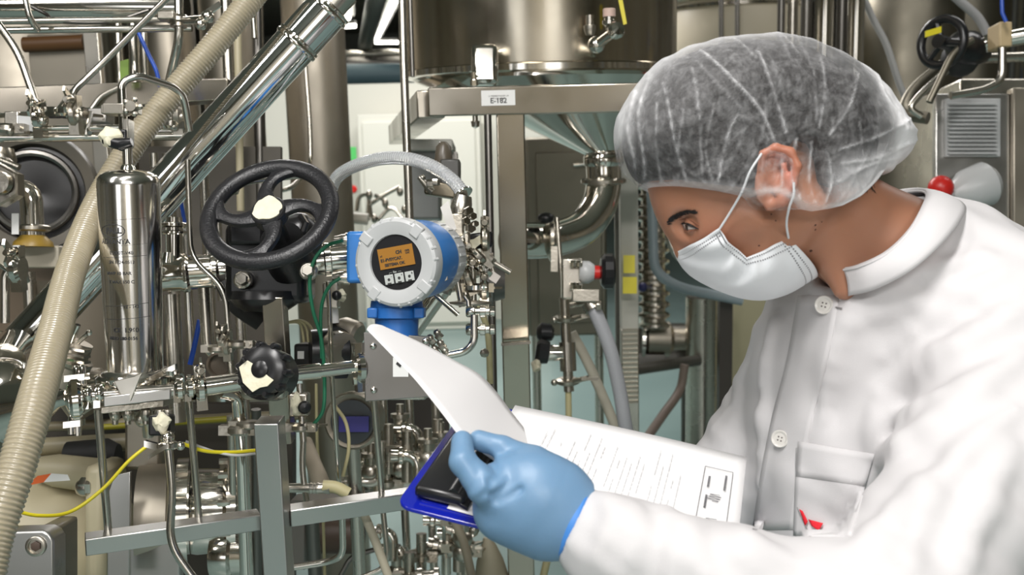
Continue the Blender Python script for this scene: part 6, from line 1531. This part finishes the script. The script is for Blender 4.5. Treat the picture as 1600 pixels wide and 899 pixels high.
f = f + .0024 * np.sin(G.x * 52 + G.y * 40 + 3 * np.sin(G.y * 17 + G.x * 9)) * np.sin(G.y * 22 - G.x * 28 + G.z * 20 + 2 * np.sin(G.x * 13)) + .0012 * np.sin(G.x * 120 + G.y * 75 + 4 * np.sin(G.y * 31)) * np.sin(G.y * 40 + G.x * 21)
wr = Q(893, 814, .885); wd = np.array([.86, -.40, -.06], dtype=np.float32); wd /= np.linalg.norm(wd)
f = np.maximum(f, -((G.x - wr[0]) * wd[0] + (G.y - wr[1]) * wd[1] + (G.z - wr[2]) * wd[2]) + 0 * f)    # open cuff, cut square
mb, V = sdf_mb(G, f, 2, True)
coat = part('lab_coat', mb, COATM, person, sharp=50)
Bc = bvh_of(mb)
# collar band
top = [(1318, 419, .985), (1345, 413, .966), (1385, 394, .952), (1420, 360, .955), (1441, 322, .982), (1447, 300, 1.03), (1428, 296, 1.085), (1392, 303, 1.105), (1355, 330, 1.11)]
bot = [(1327, 462, .985), (1368, 452, .955), (1425, 422, .932), (1474, 378, .938), (1502, 342, .975), (1506, 322, 1.03), (1480, 310, 1.10), (1430, 318, 1.14), (1370, 350, 1.15)]
ta = spl(PL(top), 8); ba = spl(PL(bot), 8); mb = MB(); n = len(ta); vs = []
for k in range(7): q = k / 6; vs += [ta[i].lerp(ba[i], q) + (RT * -.0 - FW * 1.0 + UP * .3) * (.005 * math.sin(q * math.pi)) for i in range(n)]
mb.add(vs, [(k * n + i, k * n + i + 1, (k + 1) * n + i + 1, (k + 1) * n + i) for k in range(6) for i in range(n - 1)])
part('collar', mb, COATM, coat, solid=.0035, sharp=180)
mb = MB().tube(spl(PL([(x, y + 3, d - .004) for x, y, d in top]), 8), .0012, 6); part('collar_seam', mb, COATM, coat)
# things sewn on the coat
def drape(pts_rows, off, mat, name, solid=.0014):
    vs = []; ok = True
    for row in pts_rows:
        for (x, y) in row:
            l, n_ = hit(Bc, x, y)
            if l is None: ok = False; l = P(x, y, 1.0); n_ = -FW
            vs.append(l - (l - CAM).normalized() * off)
    W = len(pts_rows[0]); mb = MB().add(vs, [(j * W + i, j * W + i + 1, (j + 1) * W + i + 1, (j + 1) * W + i) for j in range(len(pts_rows) - 1) for i in range(W - 1)])
    return part(name, mb, mat, coat, solid=solid, sharp=180)
def bil(a, b, c, d, nu, nv):
    return [[((a[0] * (1 - u) + b[0] * u) * (1 - v) + (d[0] * (1 - u) + c[0] * u) * v, (a[1] * (1 - u) + b[1] * u) * (1 - v) + (d[1] * (1 - u) + c[1] * u) * v) for u in [i / nu for i in range(nu + 1)]] for v in [j / nv for j in range(nv + 1)]]
pl_c = sm2([(1283, 462), (1266, 560), (1243, 650), (1225, 740), (1212, 828)], 6, False); 
part_rows = [[(x - 36 + 8 * u, y) for u in range(9)] for (x, y) in pl_c]
drape(part_rows, .0004, COATM, 'placket', .0012)
drape(bil((1247, 690), (1366, 710), (1352, 760), (1244, 745), 12, 5), .0016, COATM, 'pocket_hem')
drape(bil((1244, 700), (1366, 712), (1330, 838), (1240, 838), 14, 14), .0010, COATM, 'chest_pocket')
def button(x, y):
    l, n_ = hit(Bc, x, y); n_ = (n_ * .5 - (l - CAM).normalized()).normalized(); o_ = l - (l - CAM).normalized() * .0045
    bt = part('button', MB().lathe(o_, n_, [(-.001, .0085), (.0005, .0093), (.0022, .0093), (.0028, .0085), (.0022, .0066), (.0015, .006), (.0015, 0)], 32), plain('button_plastic', (.66, .64, .6), .3), coat)
    a_, u2, v2 = basis(n_, UP + RT * .3); mb = MB()
    for sx, sy in ((-1, -1), (-1, 1), (1, -1), (1, 1)): mb.lathe(o_ + (u2 * sx + v2 * sy) * .0018, n_, [(.0015, .0009), (.0018, .0009), (.0019, 0)], 8)
    part('button_hole', mb, plain('hole_grey', (.16, .14, .13), .8), bt)
button(1288, 477); button(1219, 686)
l1, _ = hit(Bc, 1304, 480); l2, _ = hit(Bc, 1313, 482)
part('buttonhole', MB().tube([l1 - FW * .004, l2 - FW * .004], .0008, 6), plain('thread', (.25, .24, .24), .8), coat)
REDL = plain('logo_red', (.75, .015, .03), .7)
drape(bil((1249, 796), (1254, 799), (1262, 815), (1258, 822), 3, 4), .0052, REDL, 'logo_mark', .0006)
drape(bil((1263, 812), (1286, 818), (1279, 830), (1268, 822), 4, 3), .0052, REDL, 'logo_mark', .0006)
drape([[(1245 + k * 3.4, 793 + k * 7.5), (1246.2 + k * 3.4, 793 + k * 7.5)] for k in range(7)], .0052, plain('logo_grey', (.3, .28, .28), .7), 'logo_line', .0004)
# cuff
cw = Vector(towld(wr[None])[0]); cwd = Vector(tuple(RM.T @ wd)); cwd = (RT * float(wd[0]) + UP * float(wd[1]) + FW * float(wd[2])).normalized()
part('cuff', MB().lathe(cw - cwd * .014, cwd, [(0, .0285), (0, .0312), (.012, .0318), (.03, .0335), (.034, .0325), (.034, .03)], 40), COATM, coat)

# ---------------------------------------------------------------- gloves
GLOVE = plain('nitrile_glove', (.15, .275, .43), .42, .3, 140, dist=.0006, sss=.1)
G = Grid(Q(690, 880, .90) * [1, 1, 0] + [0, 0, .80], [Q(925, 0, .90)[0], Q(0, 655, .88)[1], .99], .0014)
A = lambda x, y, d: Q(x, y, d)
f = ell(G, A(826, 774, .885), (.044, .037, .026), [[.92, -.38, 0], [.38, .92, 0], [0, 0, 1]])
f = smin(f, cone(G, A(845, 780, .885), A(898, 814, .888), .034, .0322), .018)
f = smin(f, cone(G, A(832, 752, .892), A(872, 774, .89), .022, .028), .012)
f = smin(f, cone(G, A(788, 800, .887), A(850, 820, .888), .026, .030), .014)
# knuckles and fingers: index reaches up, the rest curl away under the hand
f = smin(f, chain(G, [A(798, 785, .874), A(757, 762, .866), A(723, 722, .872), A(722, 690, .888)], [.0165, .0145, .0112, .0095], .004), .008)
f = smin(f, chain(G, [A(800, 798, .878), A(780, 780, .874), A(772, 769, .905), A(788, 762, .93)], [.015, .0125, .0115, .010], .004), .006)
f = smin(f, chain(G, [A(803, 813, .882), A(780, 806, .88), A(778, 795, .91), A(795, 790, .93)], [.015, .0118, .0108, .0095], .004), .006)
f = smin(f, chain(G, [A(810, 826, .888), A(792, 826, .89), A(790, 815, .915), A(804, 808, .93)], [.014, .0110, .0100, .0085], .004), .006)
f = smin(f, chain(G, [A(872, 768, .892), A(832, 722, .895), A(785, 700, .898), A(748, 688, .900)], [.022, .0135, .0102, .0090], .004), .006)
for pts in ([(905, 752, .885), (868, 860, .885)],): pass
for (xa, ya, xb, yb, rr_) in ((770, 775, 800, 752, .0012), (778, 785, 812, 765, .0012), (760, 742, 778, 728, .001), (765, 750, 786, 737, .001), (735, 725, 716, 712, .0009)):
    f = smax(f, -cone(G, A(xa, ya, .853), A(xb, yb, .855), rr_ * 3, rr_ * 2), .004)
f = f + .0009 * np.sin(G.x * 420 + 5 * np.sin(G.y * 90)) * np.exp(-(((G.x - A(765, 740, .88)[0]) / .02) ** 2 + ((G.y - A(765, 745, .88)[1]) / .018) ** 2))
f = smax(f, ((G.x - wr[0]) * wd[0] + (G.y - wr[1]) * wd[1] + (G.z - wr[2]) * wd[2]) - .011 + 0 * f, .002)
mb = sdf_mb(G, f, 1); glove = part('left_glove', mb, GLOVE, person, sharp=180)
gaxis = cwd
mb = MB().lathe(cw - cwd * .012, cwd, [(.008, .0318), (.0105, .0332), (.012, .0344), (.0135, .0344), (.015, .0334), (.0155, .0322)], 48); part('glove_bead', mb, plain('glove_edge', (.06, .22, .58), .4), glove)
# right hand supports the board from below
G = Grid(Q(940, 905, 1.12) * [1, 1, 0] + [0, 0, 1.0], [Q(1110, 0, 1.12)[0], Q(0, 740, 1.1)[1], 1.26], .003)
f = ell(G, Q(1020, 812, 1.13), (.045, .016, .04)); f = smin(f, cone(G, Q(1030, 815, 1.14), Q(1070, 800, 1.17), .02, .03), .015)
for k in range(4): f = smin(f, chain(G, [Q(1000, 815, 1.10 + k * .02), Q(975, 812, 1.09 + k * .02), Q(962, 800, 1.085 + k * .02)], [.010, .009, .008], .004), .006)
f = smin(f, chain(G, [Q(1035, 815, 1.10), Q(1020, 812, 1.06), Q(1010, 805, 1.03)], [.013, .011, .009], .004), .006)
part('right_glove', sdf_mb(G, f, 1), GLOVE, person, sharp=180)
# trousers and shoes, below the picture
TRO = plain('white_trousers', (.7, .7, .7), .8); mb = MB()
hb = P(1430, 1010, 1.17)
for sx in (-.09, .09):
    a = hb + Vector((.03, sx, 0)); mb.tube([a, Vector((a.x - .04, a.y, .5)), Vector((a.x, a.y, .08))], [.10, .075, .06], 20)
part('trousers', mb, TRO, person)
for sx in (-.09, .09):
    a = hb + Vector((.03, sx, 0)); part('shoe', MB().ball((a.x - .05, a.y, .035), .05, 16, (2.6, .9, .7), Z, (1, 0, 0)), WHITEP, person)

# ================================================================== CLIPBOARD AND PAPERS
NLp = P(617, 789, .92); FLp = P(735, 625, 1.13); FRp = P(1140, 712, 1.077); ey_ = (FLp - NLp); BW = ey_.length; ey_.normalize()
ex_ = (FRp - FLp); ex_ -= ey_ * ex_.dot(ey_); ex_.normalize(); BL = .30; nz = ex_.cross(ey_)
if nz.dot(UP) < 0: nz = -nz
def bp_(x, y, z=0): return NLp + ex_ * x + ey_ * y + nz * z
def rrect(x0, y0, x1, y1, r, n=6):
    o = []
    for cx, cy, a0 in ((x1 - r, y1 - r, 0), (x0 + r, y1 - r, 90), (x0 + r, y0 + r, 180), (x1 - r, y0 + r, 270)):
        for k in range(n + 1): a = math.radians(a0 + 90 * k / n); o.append((cx + r * math.cos(a), cy + r * math.sin(a)))
    return o
sgn = 1 if ex_.cross(ey_).dot(nz) > 0 else -1
t = T('clipboard', 'glossy dark blue clipboard with a long black clip held by the person', 'clipboard', bp_(.15, 0, -.01))
BLUEB = plain('clipboard_blue', (.006, .014, .33), .15, coat=.5)
part('board', MB().prism(rrect(0, 0, BL, BW, .016), NLp, ex_, ey_, -.004 * sgn if sgn > 0 else 0, 0 if sgn > 0 else .004), BLUEB, t, bevel=.001)
mb = MB()
for yy in (.010, .016): mb.tube([bp_(.02, yy, .0005), bp_(.27, yy, .0005)], .0009, 6)
part('moulded_ribs', mb, BLUEB, t)
mb = MB().box(bp_(.036, .102, .009), ex_ * .024, ey_ * .088, nz * .006)
part('clip_base', mb, BLACKP, t, bevel=.004)
part('clip_ridge', MB().tube([bp_(.048, .018, .0135), bp_(.048, .186, .0135)], .0055, 14), BLACKP, t)
part('clip_lip', MB().box(bp_(.058, .102, .006), ex_ * .006 + nz * -.002, ey_ * .088, nz * .0022), BLACKP, t, bevel=.001)
PAPER = plain('paper_white', (.78, .77, .77), .75)
def sheet(name, label, x0, y0, x1, y1, z, rot=0, bend=.0, grp=None):
    nu, nv = 24, 12; vs = []; c, s_ = math.cos(rot), math.sin(rot)
    for i in range(nu + 1):
        for j in range(nv + 1):
            x = x0 + (x1 - x0) * i / nu; y = y0 + (y1 - y0) * j / nv; dx, dy = x - .06, y - .11; xx = .06 + dx * c - dy * s_; yy = .11 + dx * s_ + dy * c
            vs.append(bp_(xx, yy, z + bend * math.sin(math.pi * i / nu) + .4 * bend * math.sin(j * .5)))
    mb = MB().add(vs, [(i * (nv + 1) + j, (i + 1) * (nv + 1) + j, (i + 1) * (nv + 1) + j + 1, i * (nv + 1) + j + 1) for i in range(nu) for j in range(nv)])
    return thing(name, label, 'paper', mb, PAPER, solid=.0004, sharp=180)
sheet('paper_sheet', 'lowest paper sheet, its corner showing beside the black clip', .05, .012, .27, BW - .012, .0012, -.05)
sheet('paper_sheet', 'rounded white card sheet tucked under the printed top sheet', .05, .018, .28, BW - .012, .0022, .02)
pg = sheet('printed_sheet', 'printed sheet with a signature box lying on the blue clipboard', .05, .026, .302, BW + .004, .0035, 0, .0015)
random.seed(21); TXT = plain('print_grey', (.55, .55, .56), .8); TXD = plain('print_dark', (.10, .10, .11), .8)
def dash(mb, x, y0_, y1_, w_=.00035, z=.0062): mb.box(bp_(x, (y0_ + y1_) / 2, z), ex_ * w_, ey_ * abs(y1_ - y0_) / 2, nz * .0001)
mb = MB()
for r_ in range(26):
    x = .085 + r_ * .0062; y = .05
    if r_ % 7 == 6: continue
    end = random.uniform(.14, .205)
    while y < end: l = random.uniform(.003, .012); dash(mb, x, y, min(y + l, end)); y += l + random.uniform(.0015, .003) + (.02 if random.random() < .12 else 0)
part('printed_lines', mb, TXT, pg); bpy.data.objects['printed_lines']['kind'] = 'stuff'
mb = MB()
for (xa, ya, xb, yb) in ((.262, .06, .262, .19), (.290, .06, .290, .19), (.262, .06, .290, .06), (.262, .19, .290, .19)): mb.tube([bp_(xa, ya, .0058), bp_(xb, yb, .0058)], .0003, 4)
for (x, a, b) in ((.268, .065, .09), (.268, .11, .135), (.268, .15, .17), (.284, .068, .085), (.284, .15, .18)):
    y = a
    while y < b: dash(mb, x, y, y + .002, .0011, .0059); y += .0028
for cy_ in (.08, .125):
    pts_ = [bp_(.274 + .006 * math.sin(k * 1.3) + .0002 * k, cy_ + .0009 * k, .0060) for k in range(16)]; mb.tube(spl(pts_, 4), .0003, 4)
part('signature_box', mb, TXD, pg)
cardt = MB()
for (x, a, b) in ((.073, .018, .034), (.083, .024, .038), (.093, .02, .036)):
    y = a
    while y < b: dash(cardt, x, y, y + .0018, .0013, .0042); y += .0026
# lifted sheet
near = spl(PL([(573, 515, .985), (613, 556, .96), (650, 595, .94), (690, 645, .91), (718, 681, .894), (750, 705, .90), (800, 740, .93)]), 8)
far = spl(PL([(597, 509, 1.02), (660, 537, 1.05), (715, 566, 1.07), (750, 586, 1.08), (775, 612, 1.08), (802, 648, 1.08), (842, 700, 1.07), (866, 745, 1.06)]), 8)
vs = []; n = len(near); K = 10
for k in range(K + 1):
    q = k / K; vs += [near[i].lerp(far[i], q) + (UP * .5 - RT * .4) * (.006 * math.sin(q * math.pi)) for i in range(n)]
mb = MB().add(vs, [(k * n + i, k * n + i + 1, (k + 1) * n + i + 1, (k + 1) * n + i) for k in range(K) for i in range(n - 1)])
thing('lifted_sheet', 'white sheet being turned up between gloved finger and thumb', 'paper', mb, PAPER, solid=.0004, sharp=180)
